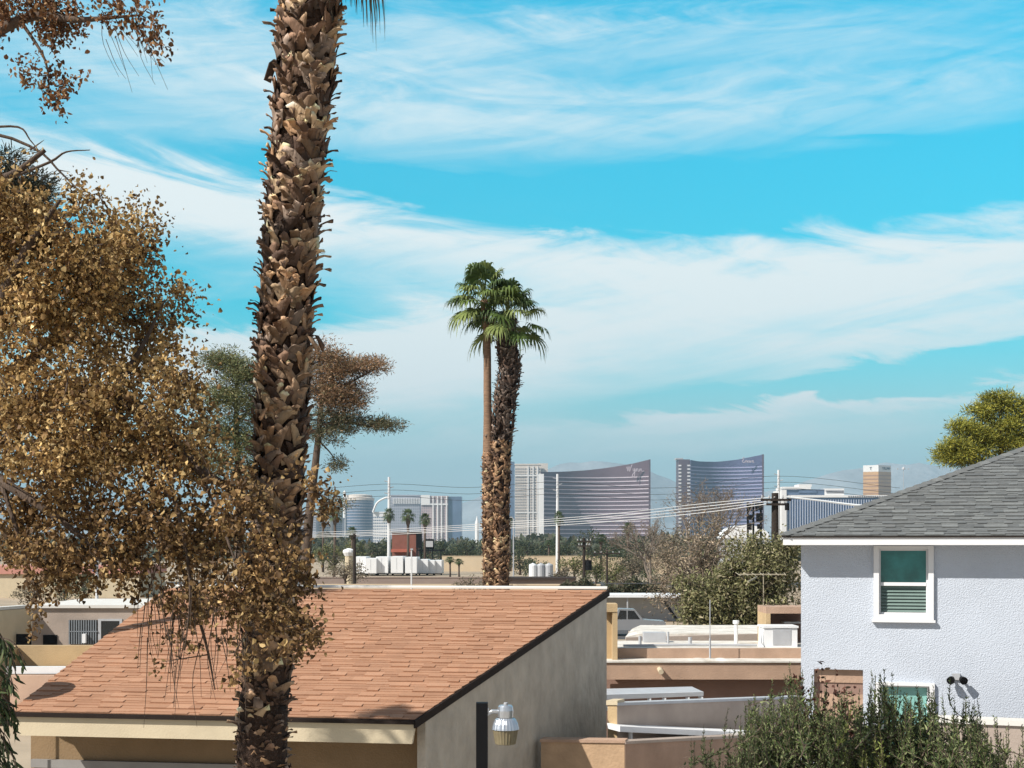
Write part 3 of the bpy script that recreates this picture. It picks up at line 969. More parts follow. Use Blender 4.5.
for i in range(len(prof) - 1):
    for j in range(nrib):
        fs.append((i * nrib + j, i * nrib + (j + 1) % nrib, (i + 1) * nrib + (j + 1) % nrib, (i + 1) * nrib + j))
mb.add(vs, fs); mb.build('lamp_shade', M['refractor'], yl)
mb = MB(); mb.lathe((lx, ly, 0), [(1, zL(742)), (3.2 * k, zL(738)), (3.4 * k, zL(733)), (2.2 * k, zL(729))], 12); 
mb = MB(); mb.lathe((lx, ly, 0), [(.3 * k, zL(740)), (3.2 * k, zL(738)), (3.4 * k, zL(733)), (2.2 * k, zL(729))], 12); mb.build('bulb', M['cream'], yl)

# ------------------------------------------------------------------ small flat-roofed building at the left
d0 = 60.0
lb = thing('flat_roof_building', 'small tan flat roofed building with barred grey window left of the orange roof', 'building', (X(80, d0), d0 + 3, 0))
mb = MB()
mb.box((X(32, d0), d0, 0), (X(150, d0), d0 + 7, Z(608, d0)))
mb.build('wall', M['pink_stucco'], lb)
mb = MB(); mb.wallseg(pl(-14, 57.0), (X(32, d0) - .005, d0 - .02), 0, Z(608.2, d0), 0.3); mb.build('side_wall', M['cream'], lb)
mb = MB(); mb.box((X(31, d0), d0 - .12, Z(608, d0) + .002), (X(151, d0), d0 + 7.1, Z(605, d0))); mb.wallseg(pl(-16, 56.8), (X(31.5, d0) - .02, d0 - .1), Z(608, d0) + .01, Z(605, d0) + .003, 0.4); mb.build('coping', M['white_coping'], lb)
mb = MB(); bx(mb, 69.5, 97, 620, 644, d0 - .06, .06); g1 = mb.build('window', M['dark_glass'], lb)
mb = MB()
for i in range(12):
    x = X(70 + i * 2.4, d0); mb.box((x - .02, d0 - .12, Z(644, d0)), (x + .03, d0 - .062, Z(620, d0)))
bx(mb, 69, 97.5, 631, 632, d0 - .13, .06)
mb.build('grille', mat('grille_paint', (.19, .21, .23), .5), g1)
mb = MB(); bx(mb, 99.5, 121, 620, 660, d0 - .05, .05); dr = mb.build('door', M['dark_glass'], lb)
mb = MB(); bx(mb, 98, 101, 619, 660, d0 - .08, .08); bx(mb, 119.5, 122, 619, 660, d0 - .08, .08); bx(mb, 101, 119.5, 619, 621, d0 - .08, .08); mb.build('door_frame', M['grey_metal'], dr)
mb = MB(); bx(mb, 43, 57, 635, 645, d0 - .04, .04); mb.build('vent_grille', M['black_metal'], lb)
mb = MB(); bx(mb, 82, 85.5, 634, 643, d0 - .35, .22); mb.build('meter_box', M['white_metal'], lb)
mb = MB(); bx(mb, 16, 31, 634, 645, d0 - 1.25, .1); mb.build('side_vent', M['black_metal'], lb)
# low parapet box in front of it
d1 = 48.0
lo = thing('parapet_building', 'low tan parapet roof with grey metal edge, left of the orange roof', 'building', (X(40, d1), d1, 0))
zr = Z(646, d1 + 3)
mb = MB()
mb.wallseg(pl(14, d1 + 3.2), pl(140, d1 + 3.2), 0, zr, .3)
mb.wallseg(pl(-2, d1 - .2), pl(17, d1 + 3.15), 0, zr + .001, .3)
mb.box((X(10, d1), d1 + .3, 0), (X(140, d1), d1 + 3.1, zr - .75))
mb.build('wall', M['tan_stucco'], lo)
mb = MB(); mb.wallseg(pl(6, d1 + .0), pl(100, d1 + .1), zr - .74, zr - .50, .25); mb.build('metal_edge', M['white_metal'], lo)
mb = MB(); mb.wallseg(pl(10, d1 - .3), pl(110, d1 - .3), 0, zr - .76, .25); mb.build('front_wall', mat('rose_stucco', (0.52, 0.36, 0.27), 0.9, 0.1, 1.2, .4, 20), lo)

# ------------------------------------------------------------------ carport, low block wall and the pickup
dC = 112.0
cpt = thing('carport', 'long low white carport with grey back wall beyond the silver pickup', 'carport', (X(650, dC), dC, 0))
mb = MB(); mb.box((X(560, dC), dC, Z(597.5, dC)), (X(760, dC), dC + 5, Z(595, dC))); mb.build('roof', M['white_metal'], cpt)
mb = MB(); mb.box((X(560, dC), dC + 2.5, 0), (X(760, dC), dC + 2.7, Z(597.6, dC))); mb.build('back_wall', mat('pale_block', (0.45, 0.46, 0.47), .9, .1, .6), cpt)
for px in (575, 627, 752):
    mb = MB(); mb.box((X(px, dC), dC + .2, 0), (X(px, dC) + .1, dC + .3, Z(597.6, dC)))
    mb.build('post', M['grey_metal'], cpt)
mb = MB(); mb.tube([P(664, 601, dC - .3), P(677, 620, dC - .3)], .12, 6); mb.build('brace', M['black_metal'], cpt)
def profile_body(mb, prof, half, y0, ox, z0):
    prof = [(5.65 - x, z) for x, z in prof][::-1]
    poly = [Vector((ox + x, y0 - half, z0 + z)) for x, z in prof]
    mb.prism(poly, (0, 2 * half, 0))
def pickup():
    d = 96.0
    ox = X(664, d) - 5.65
    t = thing('pickup_truck', 'silver pickup truck parked beyond the white flat roof', 'pickup truck', (ox + 2.8, d, 0))
    mb = MB()
    profile_body(mb, [(0.05, .45), (0.0, .75), (.08, 1.02), (1.55, 1.12), (3.35, 1.12), (5.6, 1.10), (5.65, .55), (5.5, .45), (4.95, .42), (4.85, .78), (4.2, .78), (4.1, .42), (1.4, .42), (1.3, .78), (.65, .78), (.55, .42)], .93, d, ox, 0)
    mb.build('body', M['car_silver'], t)
    mb = MB(); profile_body(mb, [(1.5, 1.121), (2.05, 1.82), (3.15, 1.86), (3.45, 1.121)], .80, d, ox, 0)
    cab = mb.build('cab', M['car_silver'], t)
    mb = MB(); profile_body(mb, [(1.72, 1.16), (2.12, 1.72), (2.55, 1.74), (2.55, 1.16)], .815, d, ox, 0); profile_body(mb, [(2.65, 1.16), (2.65, 1.74), (3.08, 1.76), (3.28, 1.16)], .815, d, ox, 0)
    mb.build('window', M['dark_glass'], cab)
    for xw in (5.65 - 0.975, 5.65 - 4.525):
        for s in (-1, 1):
            c = Vector((ox + xw, d + s * .82, .38))
            w = MB(); w.tube([c + Vector((0, -.12, 0)), c + Vector((0, .12, 0))], .38, 20); wh = w.build('wheel', M['rubber'], t)
            w = MB(); w.tube([c + Vector((0, s * .121, 0)), c + Vector((0, s * .135, 0))], .22, 14); w.build('rim', M['alu'], wh)
    for s in (-1, 1):
        w = MB(); w.box((ox - .03, d + s * .78 - .12, .78), (ox + .01, d + s * .78 + .12, 1.05)); w.build('taillight', mat('red_lens', (.35, .02, .02), .3), t)
        w = MB(); w.box((ox + 5.60, d + s * .72 - .16, .72), (ox + 5.67, d + s * .72 + .16, .95)); w.build('headlight', M['white_metal'], t)
pickup()

# ------------------------------------------------------------------ palms
def spline(pts, n):
    """Catmull-Rom through points"""
    pts = [Vector(p) for p in pts]
    P0 = [pts[0] * 2 - pts[1]] + pts + [pts[-1] * 2 - pts[-2]]
    out = []
    segs = len(pts) - 1
    for i in range(n + 1):
        t = i / n * segs
        k = min(int(t), segs - 1)
        u = t - k
        a, b, c, d = P0[k:k + 4]
        out.append(0.5 * ((2 * b) + (c - a) * u + (2 * a - 5 * b + 4 * c - d) * u * u + (3 * b - a - 3 * c + d) * u ** 3))
    return out

def boots(rng, path, rad, dens, bw, bl, pal, wts, flare=0.5, lo=0.0, hi=1.0, wild=0.04):
    """old split leaf bases wrapped round a palm trunk: two straps crossing like a lattice and a ragged stub each"""
    V_, F_, C_ = [], [], []
    L = sum((path[i + 1] - path[i]).length for i in range(len(path) - 1))
    cum = [0]
    for i in range(len(path) - 1):
        cum.append(cum[-1] + (path[i + 1] - path[i]).length)
    def at(s):
        s = max(0, min(L - 1e-6, s))
        k = max(0, min(len(path) - 2, int(np.searchsorted(cum, s, 'right') - 1)))
        u = (s - cum[k]) / max(1e-9, cum[k + 1] - cum[k])
        return path[k].lerp(path[k + 1], u), (path[k + 1] - path[k]).normalized(), rad(s / L)
    def strap(p, ax, ref, w_, r, ang, lean, w0, w1, l, fl, base_lift, cc, notch, sag, edge):
        nseg = 5
        base = len(V_)
        th = rng.uniform(.008, .02) * (bw / .12)
        curlw = rng.uniform(-.25, .7)
        for inner in (0, 1):
            for i in range(nseg):
                t = i / (nseg - 1)
                hw = (w0 + (w1 - w0) * t) * .5
                a_ = ang + lean * l * t / r
                lift = base_lift + fl * l * t ** 1.8 - inner * th
                h = l * t * math.sqrt(max(.05, 1 - min(.9, lean * lean * .6))) - sag * l * t ** 3
                for q in (-1, 0, 1):
                    aa = a_ + q * hw / r
                    rd = ref * math.cos(aa) + w_ * math.sin(aa)
                    nt = 0
                    if i == nseg - 1:
                        nt = notch * l * .4 if q == 0 else rng.uniform(0, .22) * l
                    V_.append(p + rd * (r + lift + (curlw * hw * .35 if q else 0)) + ax * (h - nt - q * hw * lean * .6))
                    e = edge if i == nseg - 1 else (.5 if i == 0 else (.8 if i == 1 else 1.0))  # crevice shade put into the colour at the strap base; end edge lighter
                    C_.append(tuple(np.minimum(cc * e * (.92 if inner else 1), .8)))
        o = nseg * 3
        for i in range(nseg - 1):
            for j in range(2):
                a = base + i * 3 + j
                F_.append((a, a + 1, a + 4, a + 3))
                F_.append((a + o, a + o + 3, a + o + 4, a + o + 1))
            a = base + i * 3
            F_.append((a, a + 3, a + 3 + o, a + o))
            F_.append((a + 2, a + 2 + o, a + 5 + o, a + 5))
        for j in range(2):
            a = base + (nseg - 1) * 3 + j
            F_.append((a, a + 1, a + 1 + o, a + o))
    s = lo * L
    ang = 0.0
    while s < hi * L:
        s += dens * rng.uniform(0.75, 1.25)
        ang += 2.399963 + rng.uniform(-.3, .3)
        p, ax, r = at(s)
        ref = Vector((1, 0, 0)); ref = (ref - ax * ref.dot(ax)).normalized(); w_ = ax.cross(ref)
        cc = np.array(pal[rng.choices(range(len(pal)), wts)[0]]) * rng.uniform(.7, 1.3)
        for sg in (-1, 1):
            if rng.random() < .12:
                continue
            c2 = cc * rng.uniform(.75, 1.25)
            strap(p, ax, ref, w_, r, ang, sg * rng.uniform(.2, .85), bw * rng.uniform(.65, 1.15), bw * rng.uniform(.08, .5), bl * rng.uniform(.8, 1.5),
                  flare * rng.uniform(.1, .55), .004 + .02 * rng.random() * (bw / .12), c2, rng.uniform(-.2, .3), 0, rng.uniform(1.4, 2.3))
        big = rng.random() < wild
        l = bl * rng.uniform(.4, .85) * (2.4 if big else 1)
        strap(p + ax * bl * .15, ax, ref, w_, r, ang, rng.uniform(-.5, .5), bw * rng.uniform(.5, .8), bw * rng.uniform(.1, .5), l,
              flare * rng.uniform(.7, 2.2), .012, cc * rng.uniform(.6, 1.2), rng.uniform(-.3, .8), (.9 if big else rng.uniform(0, .25)), rng.uniform(1.2, 2.0))
    return np.array([tuple(v) for v in V_]), np.array(F_), np.array(C_)

def fan_frond(rng, base, direc, plen, frad, nleaf, droop, V_, F_, C_, col_):
    """one fan leaf: petiole plus a folded fan of narrow segments with hanging tips"""
    d = Vector(direc).normalized()
    side = d.cross(Vector((0, 0, 1)))
    side = side.normalized() if side.length > .1 else Vector((1, 0, 0))
    upn = side.cross(d)
    hub = Vector(base) + d * plen + Vector((0, 0, -.12 * plen * plen))
    d2 = (d + Vector((0, 0, -.22 - .25 * rng.random()))).normalized()
    upn = side.cross(d2)
    # petiole
    w = .02
    o = len(V_)
    for p, ww in ((Vector(base), .035), (Vector(base) + d * plen * .5 + Vector((0, 0, -.02)), .025), (hub, .018)):
        V_ += [p - side * ww, p + side * ww]
        C_ += [(.16, .19, .06)] * 2
    F_ += [(o, o + 1, o + 3, o + 2), (o + 2, o + 3, o + 5, o + 4)]
    for i in range(nleaf):
        a = (i / (nleaf - 1) - .5) * math.radians(250)
        sd_ = (d2 * math.cos(a) + side * math.sin(a)).normalized()
        L_ = frad * (1 - .28 * abs(a) / 2.2) * rng.uniform(.88, 1.1)
        ww = frad * .055
        perp = upn.cross(sd_).normalized()
        o = len(V_)
        bend = droop * rng.uniform(.6, 1.4)
        j = rng.uniform(.75, 1.25)
        c = tuple(k * j for k in col_)
        tip = tuple(k * .9 + .02 for k in c)
        fold = upn * (.03 if i % 2 else -.03)
        for t, wf, dr in ((0, .35, 0), (.35, 1.0, .04), (.62, .85, .16), (.84, .45, .52), (1.0, .08, 1.0)):
            lat = min(t, .72) + max(0, t - .72) * .35
            p = hub + sd_ * (L_ * lat) + Vector((0, 0, -1)) * (bend * L_ * dr * .75) + fold * (t * 2 if t < .5 else 1)
            V_ += [p - perp * ww * wf, p + perp * ww * wf]
            C_ += [c if t < .8 else tip] * 2
        for q in range(4):
            F_.append((o + 2 * q, o + 2 * q + 1, o + 2 * q + 3, o + 2 * q + 2))

def palm_crown(rng, top, n, plen, frad, nleaf, cols, elev=(80, -35), droop=1.0, az0=0):
    V_, F_, C_ = [], [], []
    for i in range(n):
        k = i / (n - 1)
        a = az0 + i * 2.399963 + rng.uniform(-.2, .2)
        e = math.radians(elev[0] + (elev[1] - elev[0]) * k + rng.uniform(-8, 8))
        d = (math.cos(a) * math.cos(e), math.sin(a) * math.cos(e), math.sin(e))
        c = cols[rng.randrange(len(cols))]
        fan_frond(rng, Vector(top) + Vector((0, 0, -.25 * k)), d, plen * rng.uniform(.85, 1.15), frad * rng.uniform(.85, 1.1), nleaf, droop * rng.uniform(.8, 1.2), V_, F_, C_, c)
    return np.array([tuple(v) for v in V_]), np.array(F_), np.array(C_)

BOOT_PAL = [(.19, .115, .075), (.085, .052, .037), (.33, .215, .135), (.56, .40, .25), (.45, .27, .15), (.27, .20, .155)]
GREEN = [(.14, .20, .05), (.10, .155, .04), (.21, .26, .08), (.07, .115, .035)]

# ---- the big near trunk
dN = 11.0
rngp = random.Random(11)
keys = [(262, 768), (266, 690), (271, 600), (276, 520), (280, 450), (283, 380), (286, 300), (293, 210), (301, 120), (308, 30), (313, -70), (319, -220), (322, -380), (324, -540)]
kp = [P(px, py, dN) for px, py in keys]
kp = [Vector((X(258, dN), dN, 0))] + kp
path = spline(kp, 90)
def rN(t):
    # half widths in metres up the trunk
    pts = [(0, .24), (.27, .175), (.33, .175), (.43, .19), (.53, .20), (.62, .205), (.73, .235), (1, .25)]
    for (a, ra), (b, rb) in zip(pts, pts[1:]):
        if t <= b:
            return (ra + (rb - ra) * (t - a) / (b - a)) * .92
    return .23
np_root = thing('fan_palm', 'tall palm trunk clad in ragged brown leaf bases, nearest, running out of the top', 'palm tree', (kp[0].x, dN, 0))
mb = MB(); mb.tube(path, [rN(i / 90) * .97 for i in range(91)], 20); mb.build('trunk', M['fibre'], np_root, smooth=True)
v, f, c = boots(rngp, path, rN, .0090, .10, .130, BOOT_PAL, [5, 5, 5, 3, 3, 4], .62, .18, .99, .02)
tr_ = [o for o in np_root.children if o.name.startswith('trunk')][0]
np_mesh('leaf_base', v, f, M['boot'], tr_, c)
v, f, c = palm_crown(rngp, path[-1], 34, 1.25, .95, 34, GREEN, (80, -50), 1.1, .4)
cr_ = np_mesh('crown', v, f, M['leaf'], np_root, c)
V_, F_, C_ = [], [], []
for tgt, fr in (((356, -62), .40), ((368, -52), .36), ((340, -70), .34)):
    q = P(*tgt, dN - .25); b_ = P(326, -150, dN - .15)
    fan_frond(rngp, b_, (q - b_), (q - b_).length, fr, 34, 1.0, V_, F_, C_, (.11, .095, .05))
np_mesh('hanging_frond', np.array([tuple(v) for v in V_]), np.array(F_), M['leaf'], np_root, np.array(C_))

# ---- a palm beside the yard, left of the picture, whose fronds dapple the right end of the eave
tp_ = Vector((-2.35, 25.3, 2.62)) + sun_dir * 14.0
t = thing('fan_palm', 'palm standing outside the left edge whose fronds dapple the orange house eave', 'palm tree', (tp_.x, tp_.y, 0))
mb = MB(); mb.tube([(tp_.x, tp_.y, 0), (tp_.x + .05, tp_.y, tp_.z * .5), tp_], [.26, .18, .16], 12); mb.build('trunk', M['ring_trunk'], t, smooth=True)
v, f, c = palm_crown(random.Random(31), tp_, 14, .9, .75, 24, GREEN, (75, -25), .7, .8)
np_mesh('crown', v, f, M['leaf'], t, c)

# ---- the pair of palms behind the orange roof
dM = 50.0
def pair_palm(label, keys, widths, boot_to, seed, crown_az, tall):
    rg = random.Random(seed)
    pts = [P(px, py, dM) for px, py in keys]
    pts = [Vector((pts[0].x, pts[0].y, 0))] + pts
    ph_ = spline(pts, 60)
    ws = [w / F * dM / 2 for w in widths]
    def rr(t):
        x = t * (len(ws) - 1); k = min(int(x), len(ws) - 2)
        return ws[k] + (ws[k + 1] - ws[k]) * (x - k)
    t = thing('fan_palm', label, 'palm tree', (pts[0].x, dM, 0), 'pair of palms behind the orange roof')
    mb = MB(); mb.tube(ph_, [rr(i / 60) * .92 for i in range(61)], 14)
    tk = mb.build('trunk', M['ring_trunk'] if boot_to < 1 else M['fibre'], t, smooth=True)
    pal = [(.26, .15, .085), (.15, .085, .05), (.38, .24, .14), (.10, .06, .04), (.46, .31, .18)]
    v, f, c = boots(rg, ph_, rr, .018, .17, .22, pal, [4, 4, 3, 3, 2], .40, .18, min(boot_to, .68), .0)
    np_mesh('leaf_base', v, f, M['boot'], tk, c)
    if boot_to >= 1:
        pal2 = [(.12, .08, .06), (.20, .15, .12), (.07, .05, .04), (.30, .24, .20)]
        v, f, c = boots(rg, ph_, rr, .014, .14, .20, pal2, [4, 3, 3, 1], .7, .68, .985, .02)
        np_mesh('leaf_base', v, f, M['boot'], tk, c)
    v, f, c = palm_crown(rg, ph_[-1] + Vector((0, 0, .1)), 26, .95, .80, 26, GREEN, (88, -24), .62, crown_az)
    np_mesh('crown', v, f, M['leaf'], t, c)
    return t
pair_palm('taller slimmer palm of the pair, smooth ringed upper trunk', [(491, 583), (490, 520), (488.5, 460), (487.5, 400), (487, 340), (484, 300)], [14, 14, 14, 14, 13, 9, 8.5, 8, 8], .62, 5, .3, True)
pair_palm('stouter palm of the pair, dark shaggy curved upper trunk', [(500, 583), (500, 520), (501, 450), (505, 400), (510, 370), (507, 345), (507, 318)], [18, 17, 17, 17, 17, 18, 21, 20, 15], 1.0, 8, 1.9, False)

# ------------------------------------------------------------------ foliage builders
def limb_net(mb, limbs, n=6):
    for pts, r0, r1 in limbs:
        s = spline(pts, max(4, 4 * (len(pts) - 1)))
        m_ = len(s)
        mb.tube(s, [r0 + (r1 - r0) * i / (m_ - 1) for i in range(m_)], n)

def limb_points(limbs):
    out = []
    for pts, r0, r1 in limbs:
        s = spline(pts, max(6, 8 * (len(pts) - 1)))
        out += s
    return np.array([tuple(p) for p in out])

# ---- the dry brown tree at the left, in front of the near palm
rng = np.random.default_rng(5)
dT = 9.8
tx = thing('dry_leaf_tree', 'large tree with dry golden brown leaves filling the left edge', 'tree', (X(-150, dT + 1), dT + 1.0, 0))
base = Vector((X(-150, dT + 1), dT + 1, 0))
def T(px, py, dd=0.0):
    return P(px, py, dT + dd)
limbs = [
    ([base, T(-150, 640, .9), T(-120, 520, .8), T(-60, 440, .5)], .19, .13),
    ([T(-60, 440, .5), T(40, 400, .5), T(110, 395, .2), T(150, 420, 0), T(200, 470, -.2), T(250, 500, -.3), T(290, 540, -.4)], .085, .012),
    ([T(-60, 440, .5), T(20, 370, .9), T(80, 310, 1.0), T(130, 250, 1.0)], .07, .01),
    ([T(-60, 440, .5), T(-10, 330, .1), T(20, 260, -.1), T(60, 200, -.1)], .08, .012),
    ([T(110, 395, .2), T(140, 350, .3), T(165, 300, .4)], .03, .006),
    ([T(110, 395, .2), T(150, 480, .2), T(180, 560, .1), T(205, 640, 0), T(215, 690, 0)], .03, .004),
    ([T(150, 420, 0), T(175, 500, -.4), T(190, 580, -.5), T(185, 650, -.5)], .022, .003),
    ([T(-60, 440, .5), T(0, 480, -.2), T(60, 520, -.3), T(110, 560, -.3)], .05, .008),
    ([T(0, 480, -.2), T(20, 540, -.3), T(40, 600, -.3)], .02, .004),
    ([T(-120, 520, .8), T(-150, 330, .8), T(-110, 180, .8), T(-60, 80, .6), T(20, 20, .4), T(80, 20, .2), T(140, 15, .1)], .10, .006),
    ([T(20, 20, .4), T(45, 60, .3), T(50, 100, .3)], .015, .003),
    ([T(-110, 180, .8), T(-40, 185, 1.6), T(10, 175, 1.6), T(45, 150, 1.6)], .05, .018),
    ([T(200, 470, -.2), T(235, 560, -.5), T(255, 620, -.7)], .014, .003),
    ([T(250, 500, -.3), T(275, 580, -.7), T(300, 640, -.8)], .012, .003),
]
mb = MB(); limb_net(mb, limbs, 7)
# bare dark twigs against the sky, and hanging bare whips
R_ = random.Random(4)
for pts, r0 in (([T(-60, 128, 1.6), T(0, 135, 1.6), T(40, 152, 1.6), T(58, 170, 1.6), T(78, 190, 1.6), T(86, 204, 1.5)], .011),
                ([T(-20, 128, 1.6), T(18, 127, 1.6), T(30, 140, 1.6), T(40, 152, 1.6)], .008),
                ([T(10, 178, 1.6), T(50, 162, 1.6), T(66, 152, 1.6), T(90, 150, 1.6)], .010),
                ([T(30, 150, 1.6), T(44, 140, 1.6)], .006), ([T(58, 170, 1.6), T(70, 172, 1.6)], .004)):
    s = spline(pts, 12); r0 *= 1.5; mb.tube(s, [r0 * (1 - .75 * i / 12) for i in range(13)], 5)
for i in range(70):
    px = R_.uniform(140, 250); py = R_.uniform(540, 640); dd = R_.uniform(-.6, .2)
    L_ = R_.uniform(40, 95); q = R_.uniform(-26, 14)
    s = spline([T(px, py, dd), T(px + q * .5, py + L_ * .5, dd), T(px + q * .4 + R_.uniform(-8, 8), py + L_, dd)], 7)
    mb.tube(s, [.0045 * (1 - .7 * k / 7) for k in range(8)], 3)
for i in range(14):
    px = R_.uniform(100, 150); py = R_.uniform(0, 40)
    s = spline([T(px, py, .1), T(px + R_.uniform(0, 12), py + 25, .1), T(px + R_.uniform(10, 30), py + R_.uniform(40, 60), .1)], 6)
    mb.tube(s, [.003 * (1 - .6 * k / 6) for k in range(7)], 3)
# leaf clusters: blobs in metres around places in the crown
blobs = [  # px, py, rx px, ry px, depth offset, depth half-thickness, clusters
    (25, 265, 70, 62, .3, .9, 250), (100, 265, 50, 58, .5, .8, 200), (55, 350, 100, 80, .4, 1.0, 400), (135, 330, 34, 56, .5, .6, 80),
    (165, 300, 18, 26, .4, .3, 18), (130, 212, 22, 22, .9, .3, 22), (60, 450, 105, 70, .2, 1.0, 350), (155, 425, 55, 55, .1, .7, 170),
    (205, 450, 36, 44, 0, .5, 70), (120, 520, 110, 45, 0, .8, 200), (200, 520, 65, 55, -.1, .6, 210), (262, 520, 48, 45, -.4, .4, 110),
    (305, 495, 28, 20, -.4, .2, 26), (200, 590, 48, 55, -.1, .4, 120), (262, 590, 50, 45, -.7, .3, 85), (290, 635, 32, 26, -.8, .2, 34), (312, 640, 10, 8, -.8, .1, 4),
    (190, 650, 28, 42, -.1, .25, 34), (218, 690, 12, 28, 0, .2, 12), (38, 560, 36, 42, -.3, .4, 62), (20, 600, 18, 26, -.3, .3, 14), (95, 565, 40, 26, -.2, .4, 45),
    (183, 368, 22, 28, .1, .3, 26), (15, 220, 30, 40, .2, .6, 60), (15, 520, 40, 40, 0, .5, 70), (330, 500, 8, 12, -.4, .1, 5), (240, 660, 14, 22, -.6, .1, 7),
    (150, 240, 14, 18, .8, .2, 10), (90, 200, 26, 12, .6, .3, 20),
]
top_blobs = [(12, 18, 22, 34, .5, .3, 44), (50, 22, 26, 30, .4, .3, 54), (58, 62, 15, 24, .3, .2, 22), (46, 100, 10, 14, .3, .1, 6), (95, 12, 24, 20, .2, .25, 30), (130, 8, 28, 14, .1, .2, 26), (150, 28, 18, 14, .1, .2, 12), (168, 34, 9, 10, .1, .1, 4), (88, 68, 8, 10, .3, .1, 4), (186, 4, 8, 4, .1, .1, 2), (20, 70, 5, 5, .3, .1, 2), (70, 88, 8, 8, .3, .1, 3)]
def fill(blobs_, seed):
    g_ = np.random.default_rng(seed)
    out = []
    for px, py, rx, ry, dd, dh, n in blobs_:
        q = g_.normal(size=(n, 3)); q = unit(q) * (g_.random((n, 1)) ** (1 / 2.2)) * 1.05
        d = dT + dd + q[:, 2] * dh
        x = (px + q[:, 0] * rx - 512) / F * (dT + dd)
        z = CZ - (py + q[:, 1] * ry - HY) / F * (dT + dd)
        out.append(np.stack([x, d, z], 1))
    o_ = np.concatenate(out)
    # leaf masses gather in clumps with openings between them
    nz = np.sin(o_[:, 0] * 9.1 + 1.3 + 2 * np.sin(o_[:, 2] * 3.1)) * np.sin(o_[:, 2] * 8.3 + .7 + 1.5 * np.sin(o_[:, 0] * 4.3)) + .6 * np.sin(o_[:, 1] * 5.0 + o_[:, 0] * 3.0)
    return o_[nz + g_.normal(0, .25, len(o_)) > -.28]
blobs = [(a_, b_, c_, d_, e_, f_, int(n_ * (.64 if b_ < 470 else (.41 if a_ > 180 else .48)) * (.6 if a_ > 185 and b_ < 470 else 1))) for a_, b_, c_, d_, e_, f_, n_ in blobs]
cl = fill(blobs, 21)
top_blobs = [(*q_[:6], max(2, int(q_[6] * .55))) for q_ in top_blobs]
clt = fill(top_blobs, 22)
lp = limb_points(limbs)
twb = MB()
allc = np.concatenate([cl, clt])
nodes = lp.copy()
g2 = np.random.default_rng(9)
sel = g2.permutation(len(allc))[:800]
for i in sel:
    c_ = allc[i]
    k = np.argmin(((nodes - c_) ** 2).sum(1))
    a = Vector(nodes[k]); b = Vector(c_)
    if (b - a).length > 1.2:
        continue
    mid = (a + b) / 2 + Vector(g2.normal(0, .05, 3))
    s = spline([a, mid, b], 5)
    twb.tube(s, [.006 - .0008 * q for q in range(6)], 3, cap=False)
    nodes = np.concatenate([nodes, np.array([tuple(p) for p in s[2:]])])
mb.v_off = len(mb.v)
mb.add(twb.v, twb.f)
trunk_o = mb.build('trunk', M['bark'], tx, smooth=True)
def leaf_cloud(centres, per, spread, size, pal, wts, seed, drop=.6):
    """hanging sprays: every centre carries a short drooping twig with leaves along it"""
    g_ = np.random.default_rng(seed)
    m_ = len(centres)
    ln = g_.uniform(.16, .46, (m_, 1))
    ax = g_.normal(0, .55, (m_, 3)); ax[:, 2] -= .85
    ax = unit(ax)
    cnt = np.maximum(6, (per * ln[:, 0] / .31 * g_.uniform(.5, 1.4, m_)).astype(int))
    idx = np.repeat(np.arange(m_), cnt)
    n = len(idx)
    u = g_.random((n, 1))
    c_ = centres[idx] + ax[idx] * ln[idx] * (u - .5) + g_.normal(0, 1, (n, 3)) * spread * (.45 + .75 * (1 - u))
    d = g_.normal(0, 1, (n, 3)) + ax[idx] * .5; d[:, 2] -= drop
    sz = size * g_.uniform(.5, 1.5, n)
    v, f = leaf_quads(g_, c_, d, sz, sz * g_.uniform(.35, .95, n), .45)
    tone = g_.uniform(.65, 1.35, (m_, 1))[idx]
    return v, f, rep(pick_cols(g_, n, pal, wts) * tone, 6)
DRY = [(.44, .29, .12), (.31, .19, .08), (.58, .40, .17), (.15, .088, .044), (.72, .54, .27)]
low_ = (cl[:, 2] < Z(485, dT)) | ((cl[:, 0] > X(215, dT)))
SHADED_DRY = [(.27, .165, .072), (.17, .10, .048), (.38, .245, .105), (.095, .058, .03), (.54, .38, .17)]  # shade of the lower sprays put into a browner leaf palette
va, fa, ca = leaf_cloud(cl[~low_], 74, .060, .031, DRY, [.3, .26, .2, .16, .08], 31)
vb, fb, cb = leaf_cloud(cl[low_], 62, .052, .033, SHADED_DRY, [.3, .28, .18, .16, .08], 33)
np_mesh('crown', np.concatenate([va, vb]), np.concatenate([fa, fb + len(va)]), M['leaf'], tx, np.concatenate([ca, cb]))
RED = [(.20, .095, .045), (.27, .14, .065), (.13, .065, .035), (.38, .23, .11)]
v, f, c = leaf_cloud(clt, 44, .042, .032, RED, [.35, .3, .2, .15], 32)
np_mesh('overhanging_bough', v, f, M['leaf'], tx, c)

# dark evergreen tip behind that tree, at the far left edge
def needle_cloud(centres, per, spread, length, width, pal, wts, seed, upb=.2, flat=1.0):
    g_ = np.random.default_rng(seed)
    n = len(centres) * per
    off = g_.normal(0, 1, (n, 3)) * np.array([spread, spread, spread * flat])
    c_ = rep(centres, per) + off
    d = unit(off) + g_.normal(0, .55, (n, 3)); d[:, 2] += upb
    v, f = leaf_quads(g_, c_, d, length * g_.uniform(.6, 1.3, n), width * g_.uniform(.7, 1.3, n), .2, 'narrow')
    tone = rep(g_.uniform(.7, 1.3, (len(centres), 1)), per)
    return v, f, rep(pick_cols(g_, n, pal, wts) * tone, 6)

